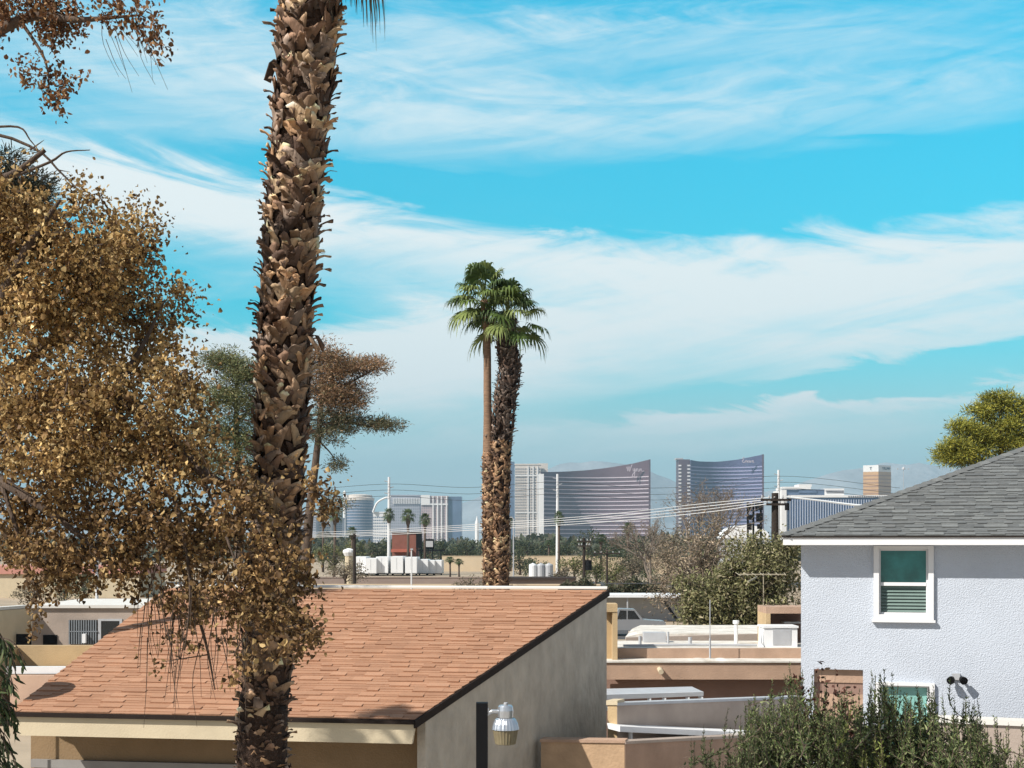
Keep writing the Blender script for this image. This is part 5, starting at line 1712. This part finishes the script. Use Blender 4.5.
# red brick block and billboard frames
d = 350
t = thing('brick_building', 'dark red brick block behind the white trailers', 'building', (X(404, d), d, 0))
mb = MB(); mb.box((X(392, d), d, 0), (X(416, d), d + 12, Z(533, d))); mb.build('wall', mat('red_brick', (.22, .095, .07), .95, .15, .6), t)
mb = MB(); mb.box((X(391.5, d), d - .3, Z(533, d) + .01), (X(416.5, d), d + 12.3, Z(532, d))); mb.build('coping', M['brown_metal'], t)
mb = MB(); mb.box((X(393, d), d - 6, Z(552, d)), (X(412, d), d - .01, Z(549, d))); mb.build('awning', mat('red_roof', (.40, .12, .08), .9, .1, .5), t)
def billboard(label, d, frames):
    cx = frames[0][0]
    t = thing('billboard', label, 'billboard', (X(cx, d), d, 0))
    for pa, pb, ya, yb in frames:
        mb = MB(); mb.box((X(pa, d), d, Z(yb, d)), (X(pb, d), d + .3, Z(ya, d))); mb.build('panel', M['black_metal'], t)
    mb = MB()
    for pa, pb, ya, yb in frames:
        for px in (pa + (pb - pa) * .15, pa + (pb - pa) * .85):
            mb.box((X(px, d) - .12, d + .31, 0), (X(px, d) + .12, d + .55, Z(ya, d)))
    mb.build('post', M['black_metal'], t)
    return t
bb = billboard('dark billboard frames right of the red brick block', 330, [(416, 422, 532, 548), (424, 434, 539, 549), (417, 445, 549.5, 551)])
mb = MB(); mb.box((X(425, 330), 329.7, Z(547, 330)), (X(433, 330), 329.96, Z(541, 330))); mb.build('poster', M['grey_metal'], bb)
# stepped dark sign structure left of the wooden pole
d = 180
t = thing('sign_tower', 'dark open sign frame standing between the bare tree and the wooden pole', 'sign', (X(754, d), d, 0))
mb = MB()
for px in (748, 753.5, 761):
    mb.box((X(px, d) - .12, d, 0), (X(px, d) + .12, d + .25, Z(502, d)))
mb.build('post', M['black_metal'], t)
for pa, pb, ya, yb in ((746.5, 751.5, 503, 511), (755, 757.5, 502, 511), (758, 762.5, 502, 510), (746.5, 752, 515, 520), (756, 762.5, 513, 522), (748, 751.5, 523, 530), (757, 762, 524, 529)):
    mb = MB(); mb.box((X(pa, d), d - .3, Z(yb, d)), (X(pb, d), d - .02, Z(ya, d))); mb.build('panel', M['black_metal'], t)
# white dome roof by it
d = 200
t = thing('dome_tent', 'white arched roof peeping out left of the wooden pole', 'tent', (X(745, d), d, 0))
mb = MB(); prof = [(3.4 * math.cos(a), 1.9 * math.sin(a)) for a in [math.pi * k / 12 for k in range(13)]]
zb = Z(538, d)
mb.prism([(X(746, d) + x, d, zb + z) for x, z in prof], (0, 5, 0)); mb.build('canopy', M['white_metal'], t)
mb = MB(); mb.box((X(746, d) - 3.3, d + .02, 0), (X(746, d) + 3.3, d + 4.98, zb - .01)); mb.build('wall', M['grey_metal'], t)
# red-fronted low building far left, sign pole
d = 165
t = thing('red_front_building', 'low building with a salmon red front band, far left behind the leaves', 'building', (X(60, d), d, 0))
mb = MB(); mb.box((X(-60, d), d, 0), (X(140, d), d + 12, Z(574, d))); mb.build('wall', M['cream'], t)
mb = MB(); mb.box((X(-61, d), d - .3, Z(574, d) + .004), (X(141, d), d + 12.3, Z(566, d))); mb.build('fascia', mat('salmon_band', (.50, .24, .19), .8, .1, .3), t)
d = 100
t = thing('sign_pole', 'slim pale sign pole with a small blue and white panel, behind the left building', 'sign', (X(97, d), d, 0))
mb = MB(); mb.tube([(X(97, d), d, 0), P(97, 546, d)], .11, 8); mb.build('post', M['white_metal'], t)
mb = MB(); mb.box((X(93.5, d), d - .2, Z(572, d)), (X(96.4, d), d - .12, Z(548, d))); mb.build('panel', mat('blue_panel', (.10, .16, .40), .5), t)

# ------------------------------------------------------------------ poles and wires
pole_white = mat('galvanised', (.66, .67, .68), .5, .05, 1)
for px, top, d, lab in ((389, 477, 300, 'tall white monopole left of the slim far hotel slab'), (557.5, 474, 305, 'tall white monopole in front of the first curved tower'), (778.5, 470, 310, 'tall white monopole rising above the wooden utility pole')):
    t = thing('monopole', lab, 'pole', (X(px, d), d, 0), 'tall white power line monopoles')
    mb = MB(); mb.tube([(X(px, d), d, 0), P(px, top, d)], [.42, .25], 12); mb.build('post', pole_white, t)
    mb = MB()
    for k in range(3):
        p = P(px, top + 5 + 6 * k, d); mb.tube([p, p + Vector((1.0 if k % 2 else -1.0, -.1, .25))], .09, 6)
    mb.build('arm', M['grey_metal'], t)
def utility(label, px, top, d, arms, w=.17, xl=2.4, name='utility_pole', extra=None):
    t = thing(name, label, 'utility pole', (X(px, d), d, 0))
    mb = MB(); mb.tube([(X(px, d), d, 0), P(px, top, d)], [w * 1.15, w * .85], 10); mb.build('post', M['wood_pole'], t)
    for (py, hw) in arms:
        p = P(px, py, d)
        mb = MB(); mb.box((p.x - hw, d - w - .12, p.z - .07), (p.x + hw, d - w - .005, p.z + .07)); a = mb.build('crossarm', M['wood_pole'], t)
        for q in (-.92, -.45, .45, .92):
            ii = MB(); ii.lathe((p.x + hw * q, d - w - .06, p.z + .075), [(.03, 0), (.06, .05), (.06, .10), (.035, .14), (.05, .18), (.02, .22)], 8); ii.build('insulator', M['grey_metal'], a)
    return t
up_ = utility('near wooden utility pole with crossarm at the left edge of the grey roof', 775, 493, 88, [(500, .95), (504.5, .6)], .25)
mb = MB(); p = P(787, 503, 87.6); mb.tube([p, p + Vector((0, 0, -.45))], .14, 8); mb.build('transformer', M['black_metal'], up_)
ut2 = utility('small dark utility pole before the first curved tower', 584, 538, 150, [(541.5, .75), (546, .6)], .17)
mb = MB(); p = P(588.5, 560, 150); mb.tube([p, p + Vector((0, 0, -1.1))], .36, 12); mb.build('transformer', M['black_metal'], ut2)
utility('thin dark utility pole just right of the small transformer pole', 607, 549, 170, [(553.5, 1.6)], .13)
utility('dark utility pole at the left of the white trailers', 354.5, 534, 160, [(536, .6)], .19)
t = thing('light_pole', 'thin white light pole in front of the trailers', 'pole', (X(411.5, 150), 150, 0))
mb = MB(); mb.tube([(X(411.5, 150), 150, 0), P(411.5, 549, 150)], [.10, .07], 8); mb.build('post', pole_white, t)
mb = MB(); mb.box((X(410.5, 150), 149.7, Z(550, 150)), (X(413, 150), 150.3, Z(548.5, 150))); mb.build('lamp_head', M['grey_metal'], t)
t = thing('light_pole', 'pale grey street light just right of the pair of palms', 'pole', (X(513.5, 210), 210, 0))
mb = MB(); mb.tube([(X(513.5, 210), 210, 0), P(513.5, 519, 210), P(512, 517.5, 210), P(507, 517, 210)], .10, 8); mb.build('post', M['grey_metal'], t)
mb = MB(); mb.box((X(504.5, 210), 209.8, Z(518, 210)), (X(507.5, 210), 210.2, Z(516.5, 210))); mb.build('lamp_head', M['grey_metal'], t)
wire_l = mat('bright_cable', (.62, .62, .62), .5)
wire_d = mat('dark_cable', (.06, .06, .065), .6)
def wire(label, pts, r, m, grp):
    s = spline([P(*p) for p in pts], 40)
    mb = MB(); mb.tube(s, r, 5)
    o = mb.build('power_line', m, None, tuple(s[0]))
    tag(o, label, 'power line', grp)
grp1 = 'bundle of pale cables running left from the wooden pole'
for i, (ya, yb, yc, yd, ye) in enumerate([(497, 504, 514, 522, 531), (499, 507, 516.5, 524, 533), (501, 510, 519, 526, 534.5), (503.5, 513, 521.5, 528, 536)]):
    nm = ['topmost', 'second from the top', 'third from the top', 'lowest'][i]
    wire(nm + ' pale cable of the bundle running left from the wooden pole', [(775 - i * 1.5, ya, 87.7), (700, yb, 97), (610, yc, 115), (510, yd, 140), (354, ye, 160), (180, ye + 4, 180)], .024 + .006 * (i % 2), wire_l, grp1)
wire('thick pale service cable dropping from the wooden pole towards the grey roof', [(787, 497, 87.6), (815, 500, 75), (850, 504.5, 60), (885, 508, 48)], .05, wire_l, 'service cables')
grp2 = 'thin dark cables strung between the white monopoles'
for i, (a, b, c, d_, lab) in enumerate([(484, 485.5, 482, 476, 'topmost'), (490, 492, 488.5, 482, 'middle'), (496, 498.5, 494, 488, 'lowest')]):
    wire(lab + ' thin dark cable strung between the tall white monopoles', [(200, a + 8, 295), (300, a + 6, 298), (389, a, 299.5), (470, b + 2, 302), (557.5, c, 304.5), (665, c + 6, 308), (778.5, d_, 309.5), (900, d_ + 12, 315)], .045, wire_d, grp2)
wire('single dark cable crossing low behind the carport hedge', [(606, 583.5, 118), (690, 583, 116), (800, 582, 112)], .03, wire_d, None)

# ------------------------------------------------------------------ the skyline
bronze = mat('bronze_glass', (.105, .066, .08), .5, .12, .02, spec=.2)
bronze_b = mat('blue_bronze_glass', (.07, .072, .14), .5, .15, .02, spec=.2)
spandrel = mat('spandrel', (.46, .40, .45), .6, .05, .02)
spandrel_b = mat('blue_spandrel', (.26, .26, .40), .6, .05, .02)
cream_t = mat('tower_cream', (.62, .56, .50), .7, .05, .02)
glassblue = mat('tower_blue_glass', (.10, .14, .22), .3, .2, .03, spec=.5)
darkslot = mat('window_shade', (.16, .16, .18), .5, .1, .05)
white_t = mat('tower_white', (.74, .73, .72), .6, .04, .02)
gold = mat('gold_glass', (.52, .31, .14), .35, .12, .03)
pinkt = mat('tower_rose', (.46, .36, .36), .7, .06, .02)

def arc_tower(label, px0, px1, prof, d, sag, rows, glass, band, bandt, crown_py, depth=45):
    n = 48
    t = thing('curved_hotel_tower', label, 'hotel tower', (X((px0 + px1) / 2, d), d, 0), 'pair of curved bronze hotel towers')
    pts = []
    for i in range(n + 1):
        k = i / n; px = px0 + (px1 - px0) * k
        y = d + sag * (1 - (2 * k - 1) ** 2)
        pts.append((px, X(px, d), y, Z(np.interp(px, [p[0] for p in prof], [p[1] for p in prof]), d)))
    mb = MB(); vs = []
    for px, x, y, zt_ in pts:
        vs += [(x, y, 0), (x, y, zt_), (x, y + depth, zt_), (x, y + depth, 0)]
    fs = []
    for i in range(n):
        a, b = 4 * i, 4 * i + 4
        fs += [(a, b, b + 1, a + 1), (a + 1, b + 1, b + 2, a + 2), (a + 2, b + 2, b + 3, a + 3)]
    fs += [(0, 1, 2, 3), (4 * n, 4 * n + 3, 4 * n + 2, 4 * n + 1)]
    mb.add(vs, fs); nsplit = len(mb.f)
    for py in rows:
        z0, z1 = Z(py + bandt, d), Z(py, d)
        vs = []
        for px, x, y, zt_ in pts:
            vs += [(x, y - 1.2, z0), (x, y - 1.2, z1), (x, y - .05, z1), (x, y - .05, z0)]
        fs = []
        for i in range(n):
            a, b = 4 * i, 4 * i + 4
            fs += [(a, b, b + 1, a + 1), (a + 1, b + 1, b + 2, a + 2), (a + 3, a, b, b + 3)]
        mb.add(vs, fs)
    mb.build('facade', glass, t, m2=band, split=nsplit)
    return t, pts
dWn = 2600
t1, p1 = arc_tower('first and larger curved bronze hotel tower with white floor bands', 541, 649.5, [(541, 472), (565, 470.5), (590, 468.5), (615, 465.5), (635, 462.5), (649.5, 459.5)], dWn, 55,
                   [476 + 4.05 * i for i in range(18)], bronze, spandrel, 1.0, 475)
mb = MB(); mb.box((X(540.5, dWn) - 3, dWn - 4, 0), (X(543.8, dWn), dWn + 40, Z(474, dWn))); mb.build('end_pier', white_t, t1)
mb = MB(); mb.box((X(648.6, dWn), dWn - 3, 0), (X(650.4, dWn), dWn + 44, Z(459.5, dWn))); mb.build('end_fin', bronze, t1)
t2, p2 = arc_tower('second curved bronze hotel tower, bluish, right of the first', 691, 763, [(691, 460), (700, 460.8), (720, 460.5), (740, 458.5), (763, 454.5)], dWn + 250, 45,
                   [466 + 3.55 * i for i in range(22)], bronze_b, spandrel_b, 1.25, 464)
de = dWn + 250
mb = MB(); mb.box((X(679.5, de), de + 12, 0), (X(690.6, de), de + 60, Z(459, de))); nsp = len(mb.f)
for i in range(22):
    py = 464.5 + 3.55 * i
    mb.box((X(679.2, de), de + 11, Z(py + 1.5, de)), (X(682, de), de + 12.0, Z(py, de))); mb.box((X(688, de), de + 11, Z(py + 1.5, de)), (X(691, de), de + 12.0, Z(py, de)))
wing = mb.build('end_wing', bronze, t2, m2=white_t, split=nsp)
mb = MB(); mb.box((X(677, de), de + 15, Z(459, de) + .05), (X(684, de), de + 45, Z(458, de) + 1)); mb.build('roof_crane', M['grey_metal'], wing)
mb = MB(); mb.box((X(762.2, de), de - 2, 0), (X(763.8, de), de + 46, Z(454.4, de))); mb.build('end_fin', bronze, t2)
# script signs as tube lettering in the plane of the facade
def stroke_text(name, word_strokes, px, py, h, d, y, m, parent, r=1.1):
    k = d / F
    mb = MB()
    for st in word_strokes:
        pts = [Vector((X(px + a * h, d), y, Z(py - b * h, d))) for a, b in st]
        s = spline(pts, 6 * (len(pts) - 1))
        mb.tube(s, r, 5)
    mb.build(name, m, parent)
sw = [[(0, .55), (.08, .75), (.18, .1), (.38, .8), (.46, .05), (.75, .95), (.9, 1.05)],                      # W
      [(1.0, .5), (1.02, .15), (1.16, .1), (1.26, .5), (1.27, .1), (1.2, -.55), (1.0, -.85), (.9, -.6), (1.1, -.2), (1.4, .1)],  # y with long tail
      [(1.4, .1), (1.5, .5), (1.5, .05), (1.62, .42), (1.76, .4), (1.78, .05), (1.95, .1)],                   # n
      [(1.95, .1), (2.05, .5), (2.05, .05), (2.17, .42), (2.3, .4), (2.33, .08), (2.7, .12)]]                 # n
stroke_text('sign_lettering', sw, 627, 471.5, 6.5, dWn, dWn + 8, spandrel, t1, .65)
se = [[(.42, .85), (.2, 1.0), (.02, .8), (.22, .55), (.0, .35), (.12, .02), (.45, .12), (.6, .4)],
      [(.6, .05), (.68, .4), (.68, .05), (.8, .4), (.9, .3), (.92, .05)], [(1.22, .38), (1.05, .35), (1.05, .08), (1.25, .1)],
      [(1.45, .4), (1.34, .2), (1.45, .04), (1.56, .2), (1.45, .4)], [(1.68, .05), (1.72, .4), (1.72, .2), (1.86, .4)], [(1.95, .2), (2.12, .28), (2.02, .42), (1.93, .2), (2.05, .04), (2.25, .12)]]
stroke_text('sign_lettering', se, 743, 462.5, 5.2, de, de + 6, spandrel, t2, .75)

def grid_tower(name, label, px0, px1, top, d, depth, wallm, winm, ncol, nrow, y0=None, turn=0.0, group=None, frac=(.6, .55), roof=None, cat='hotel tower'):
    """rectangular tower with real recessed-looking window panels set proud on its faces"""
    w = X(px1, d) - X(px0, d); H = Z(top, d)
    t = thing(name, label, cat, (X(px0, d), d, 0), group)
    mb = MB(); mb.box((X(px0, d), d, 0), (X(px1, d), d + depth, H)); nsp = len(mb.f)
    cw_, rh = w / ncol, H / nrow
    for i in range(ncol):
        for j in range(nrow):
            if j == nrow - 1:
                continue
            x = X(px0, d) + (i + .5 - frac[0] / 2) * cw_; z = (j + .5 - frac[1] / 2) * rh
            mb.add([(x, d - .25, z), (x + cw_ * frac[0], d - .25, z), (x + cw_ * frac[0], d - .25, z + rh * frac[1]), (x, d - .25, z + rh * frac[1])], [(0, 1, 2, 3)])
    mb.build('wall', wallm, t, m2=winm, split=nsp)
    mb = MB(); mb.box((X(px0, d) - 1, d - 1, H + .05), (X(px1, d) + 1, d + depth + 1, H + (roof or 2.5))); mb.build('roof', wallm, t)
    return t
gp = None
v1 = grid_tower('hotel_tower', 'cream gridded hotel tower left of the first curved tower', 515, 540.5, 465, 2750, 40, cream_t, darkslot, 13, 30, frac=(.55, .62))
mb = MB(); mb.box((X(509, 2750), 2758, 0), (X(514.6, 2750), 2800, Z(461.5, 2750))); mb.build('side_wing', glassblue, v1)
mb = MB(); mb.box((X(538, 2750), 2795, 0), (X(548.5, 2750), 2830, Z(462, 2750))); mb.build('rear_wing', cream_t, v1)
mb = MB()
for px in (527.5, 532.5, 537):
    mb.box((X(px, 2750), 2748.5, 0), (X(px + 1.2, 2750), 2749.5, Z(466, 2750)))
for py in (475, 512):
    mb.box((X(515, 2750), 2748.3, Z(py + 1.2, 2750)), (X(540, 2750), 2748.48, Z(py, 2750)))
mb.build('facade_rib', white_t, v1)
h1 = grid_tower('hotel_tower', 'pink and white hotel tower with square upper openings, left of the pair of palms', 421, 448, 497, 3000, 50, pinkt, darkslot, 12, 20, frac=(.35, .5))
mb = MB(); mb.box((X(421, 3000), 2997, Z(505, 3000)), (X(430, 3000), 2999, Z(495, 3000))); mb.box((X(430, 3000), 2997.5, Z(505, 3000)), (X(448, 3000), 2998.5, Z(503.5, 3000)))
for px in (432.5, 437, 441, 446):
    mb.box((X(px, 3000), 2997, 0 + Z(545, 3000)), (X(px + 1.2, 3000), 2999, Z(496, 3000)))
mb.build('facade_rib', white_t, h1)
mb = MB(); mb.box((X(448.2, 3000), 3004, 0), (X(461.5, 3000), 3046, Z(496.5, 3000))); mb.build('side_wing', glassblue, h1)
h2 = grid_tower('hotel_tower', 'long grey hotel slab with a ribbed top right of the tall white monopole', 390, 420, 496, 3100, 40, mat('tower_grey', (.36, .37, .42), .6, .06, .02), darkslot, 16, 18, frac=(.4, .5))
mb = MB()
for i in range(17):
    mb.box((X(393 + i * 1.65, 3100), 3097.5, Z(504, 3100)), (X(393.8 + i * 1.65, 3100), 3099, Z(498, 3100)))
mb.build('roof_screen', white_t, h2)
# rounded blue tower
d = 2900
t = thing('hotel_tower', 'rounded blue grey glass tower with a pale crown, left of the tall white monopole', 'hotel tower', (X(357, d), d + 40, 0))
rx = (X(371.5, d) - X(342, d)) / 2
mb = MB(); mb.lathe((X(357, d), d + 40, 0), [(rx, 0), (rx, Z(500, d))], 36); nsp = len(mb.f)
for i in range(14):
    z = Z(540 - i * 2.9, d); mb.lathe((X(357, d), d + 40, z), [(rx + .8, 0), (rx + .8, 1.8)], 36)
mb.build('facade', glassblue, t, m2=mat('tower_grey', (.36, .37, .42), .6, .06, .02), split=nsp)
mb = MB(); mb.lathe((X(357, d), d + 40, Z(500, d) + .1), [(rx * 1.05, 0), (rx * 1.05, 5), (rx * .9, 7), (rx * .9, 11), (rx * .5, 13)], 30); mb.build('crown', cream_t, t)
mb = MB(); mb.lathe((X(343.5, d), d + 20, 0), [(3, 0), (3, Z(492, d)), (1, Z(490, d))], 12); mb.build('lift_shaft', white_t, t)
h3 = grid_tower('hotel_tower', 'low white hotel block with a curved white rib, beside the rounded glass tower', 373, 389, 513, 2700, 40, white_t, glassblue, 9, 12, frac=(.6, .5))
mb = MB(); mb.tube(spline([P(373, 512, 2696), P(377, 503, 2696), P(384, 498.5, 2696), P(391, 497, 2696)], 14), 2.2, 6); mb.build('curved_rib', white_t, h3)
for i, (a, b, top, lab) in enumerate([(300, 316, 514, 'grey hotel block left of the leaning pine trunk'), (318, 330, 510, 'pale hotel block just right of the leaning pine trunk'), (330, 342, 519, 'low pale hotel block left of the rounded glass tower')]):
    grid_tower('hotel_block', lab, a, b, top, 2600 + 40 * i, 40, mat('tower_grey', (.36, .37, .42)) if i % 2 == 0 else cream_t, glassblue if i else darkslot, 7, 14, frac=(.7, .5), cat='hotel block')
t = thing('spire', 'small white pointed spire far off, left of the pair of palms', 'spire', (X(477, 2500), 2500, 0))
mb = MB(); mb.lathe((X(477, 2500), 2500, 0), [(3.6, 0), (3.6, Z(523, 2500))], 8); mb.build('base', white_t, t)
mb = MB(); mb.lathe((X(477, 2500), 2500, Z(523, 2500) + .05), [(3.4, 0), (.3, (523 - 516) / F * 2500)], 8); mb.build('cone', white_t, t)
# white resort at the right
d = 1500
t = thing('resort_hotel', 'long white resort with dark blue glass front beyond the grey roof', 'hotel', (X(830, d), d, 0))
mb = MB(); mb.box((X(786, d), d, 0), (X(905, d), d + 45, Z(497.5, d))); nsp = len(mb.f); fac = mb
mb = MB(); mb.box((X(781, d), d - 3, 0), (X(786, d) - .02, d + 46, Z(490, d))); mb.build('end_tower', white_t, t)
mb = fac
for i in range(46):
    px = 787 + i * 2.55; mb.box((X(px, d), d - .9, 0), (X(px + .7, d), d - .05, Z(499.5, d)))
mb.build('facade', mat('resort_glass', (.07, .11, .22), .25, .3, .03, spec=.5), t, m2=mat('resort_rib', (.42, .46, .55), .6), split=nsp)
cor = MB(); cor.box((X(785, d), d - 1.5, Z(497.5, d) + .02), (X(906, d), d + 46, Z(495.2, d)))
mb = MB(); mb.box((X(784, d), d + 8, Z(495.2, d) + .05), (X(826, d), d + 40, Z(489, d))); mb.box((X(800, d), d + 6.9, Z(492.5, d)), (X(818, d), d + 7.9, Z(489.5, d))); mb.build('penthouse', glassblue, t)
mb = MB(); mb.box((X(783, d), d + 6, Z(489, d) + .04), (X(812, d), d + 41, Z(486.5, d))); mb.box((X(800, d), d + 6.5, Z(486.5, d) + .05), (X(813, d), d + 30, Z(484, d))); mb.box((X(826.1, d), d + 8, Z(495.2, d) + .05), (X(846, d), d + 40, Z(488.2, d))); mb.build('roof_block', white_t, t)
mb = cor; nsp = len(mb.f)
for i in range(9):
    mb.box((X(828 + 2 * i, d), d + 7.2, Z(492.5, d)), (X(829.2 + 2 * i, d), d + 7.9, Z(490, d)))
for i in range(24):
    mb.box((X(848 + 2.2 * i, d), d - 1.9, Z(497.2, d)), (X(849.2 + 2.2 * i, d), d - 1.6, Z(495.9, d)))
mb.build('cornice', white_t, t, m2=darkslot, split=nsp)
# gold tower
d = 3400
t = thing('gold_tower', 'square gold glass tower with a white top floor, right of the white resort', 'hotel tower', (X(880, d), d, 0))
x0, x1, x2 = X(865, d), X(878.5, d), X(894, d)
H = Z(465, d)
mb = MB(); mb.add([(x0, d + 18, 0), (x1, d, 0), (x2, d + 26, 0), (X(880, d), d + 52, 0), (x0, d + 18, H - 16), (x1, d, H - 16), (x2, d + 26, H - 16), (X(880, d), d + 52, H - 16)],
                  [(0, 1, 5, 4), (1, 2, 6, 5), (2, 3, 7, 6), (3, 0, 4, 7), (4, 5, 6, 7)]); gf = mb; gsp = len(mb.f)
e = .4
mb = MB(); mb.add([(x0, d + 18, H - 15.9), (x1, d, H - 15.9), (x2, d + 26, H - 15.9), (X(880, d), d + 52, H - 15.9), (x0, d + 18, H), (x1, d, H), (x2, d + 26, H), (X(880, d), d + 52, H)],
                  [(0, 1, 5, 4), (1, 2, 6, 5), (2, 3, 7, 6), (3, 0, 4, 7), (4, 5, 6, 7)]); mb.build('top_floor', white_t, t)
mb = gf
for i in range(20):
    z = 8 + i * (H - 26) / 20
    for (ax, ay), (bx_, by) in (((x0, d + 18), (x1, d)), ((x1, d), (x2, d + 26))):
        dv = Vector((bx_ - ax, by - ay, 0)).normalized(); nv = Vector((dv.y, -dv.x, 0))
        a = Vector((ax, ay, z)); b = Vector((bx_, by, z))
        mb.add([a + nv * .4, b + nv * .4, b + nv * .4 + up * 3, a + nv * .4 + up * 3], [(0, 1, 2, 3)])
mb.build('facade', gold, t, m2=mat('gold_window', (.36, .20, .11), .3), split=gsp)
def block_text(txt, height, loc, xdir, m, parent, name):
    cu = bpy.data.curves.new(name, 'FONT'); cu.body = txt; cu.size = height; cu.extrude = .2; cu.align_x = 'CENTER'
    o = bpy.data.objects.new(name, cu); col.objects.link(o)
    dg = bpy.context.evaluated_depsgraph_get(); dg.update()
    me = bpy.data.meshes.new_from_object(o.evaluated_get(dg))
    bpy.data.objects.remove(o)
    xd = Vector(xdir).normalized(); zd = Vector((0, 0, 1)); yd = zd.cross(xd)
    mw = Matrix((xd, zd, -yd)).transposed()      # text x -> xdir, text y -> up, text z -> out of the wall
    org = root_loc(parent)
    me.transform(mw.to_4x4()); me.transform(Matrix.Translation(Vector(loc) - org))
    me.materials.clear(); me.materials.append(m)
    ob = bpy.data.objects.new(name, me); col.objects.link(ob); ob.parent = parent
    return ob
dv = Vector((x2 - x1, 26, 0)).normalized(); nv = Vector((dv.y, -dv.x, 0))
block_text('TRUMP', 9, Vector(((x1 + x2) / 2, d + 13, H - 11)) + nv * .8 + dv * 4, dv, M['black_metal'], t, 'sign_lettering')
dv = Vector((x1 - x0, -18, 0)).normalized(); nv = Vector((dv.y, -dv.x, 0))
block_text('T', 10, Vector(((x0 + x1) / 2, d + 9, H - 11.5)) + nv * .8, dv, M['black_metal'], t, 'sign_lettering')
# small dark aircraft-like mast top beside it: a floodlight mast far off
d = 620
t = thing('light_mast', 'tiny dark floodlight mast head right of the gold tower', 'mast', (X(903.5, d), d, 0))
mb = MB(); mb.tube([(X(903.5, d), d, 0), P(903.5, 469, d)], .10, 6); mb.build('post', M['grey_metal'], t)
mb = MB(); mb.lathe((X(903.5, d), d, Z(469.5, d)), [(.75, 0), (.7, .5), (.25, 1.1), (.1, 1.3)], 8); mb.build('lamp_ring', M['grey_metal'], t)
for s in (-6, 5):
    mb = MB(); p = P(903.5 + s, 469, d); mb.box(p - Vector((.3, .2, .2)), p + Vector((.3, .2, .25))); mb.tube([p, P(903.5, 469.2, d)], .035, 4); mb.build('lamp_head', M['grey_metal'], t)

# ------------------------------------------------------------------ mountains and haze
def mountains():
    prof = [(-900, 528), (-500, 505), (-200, 496), (0, 500), (150, 510), (300, 508), (400, 512), (470, 500), (520, 484), (565, 460), (590, 454), (620, 459), (650, 467), (685, 484), (720, 494), (760, 490), (800, 480), (840, 466), (880, 460), (920, 458), (960, 463), (1024, 452), (1100, 462), (1300, 490), (1600, 510), (1900, 528)]
    d = 9000.0
    nx, ny = 260, 22
    g_ = np.random.default_rng(4)
    V_ = np.zeros((ny, nx, 3))
    noise = np.cumsum(g_.normal(0, 1, (nx,))); noise = (noise - np.convolve(noise, np.ones(25) / 25, 'same')) * 6
    for i in range(nx):
        px = -900 + 2800 * i / (nx - 1)
        h = max(Z(np.interp(px, [p[0] for p in prof], [p[1] for p in prof]), d) + noise[i] * 1.0, 6)
        for j in range(ny):
            k = j / (ny - 1)
            prof_k = 1 - abs(2 * k - 1)
            spur = 1 + .22 * math.sin(px * .09 + 5 * k) * (1 - prof_k) + .12 * math.sin(px * .23 + 9 * k) * (1 - prof_k)
            V_[j, i] = (X(px, d) * (1 + .0 * k), d - 1200 + 2400 * k, max(-.5, h * prof_k ** 1.15 * (spur if prof_k < 1 else 1)))
    idx = np.arange(nx * ny).reshape(ny, nx)
    F_ = np.stack([idx[:-1, :-1].ravel(), idx[:-1, 1:].ravel(), idx[1:, 1:].ravel(), idx[1:, :-1].ravel()], 1)
    o = np_mesh('mountains', V_.reshape(-1, 3), F_, mat('desert_rock', (.30, .31, .32), .95, .25, .004, .6, .02, bdist=20), None, smooth=True)
    tag(o, kind='structure')
mountains()
mb = MB(); mb.box((-17900, -290, -1), (17900, 13000, 760))
hm = bpy.data.materials.new('haze')
hm.use_nodes = True
nt = hm.node_tree
nt.nodes.remove(nt.nodes['Principled BSDF'])
pv = nt.nodes.new('ShaderNodeVolumePrincipled')
pv.inputs['Color'].default_value = (0.44, 0.70, 0.87, 1)
pv.inputs['Density'].default_value = 0.00011
pv.inputs['Anisotropy'].default_value = 0.0
nt.links.new(pv.outputs[0], nt.nodes['Material Output'].inputs['Volume'])
tag(mb.build('haze', hm), kind='stuff')
for o in bpy.data.objects:
    if o.name.split('.')[0] == 'light_mast':
        pass
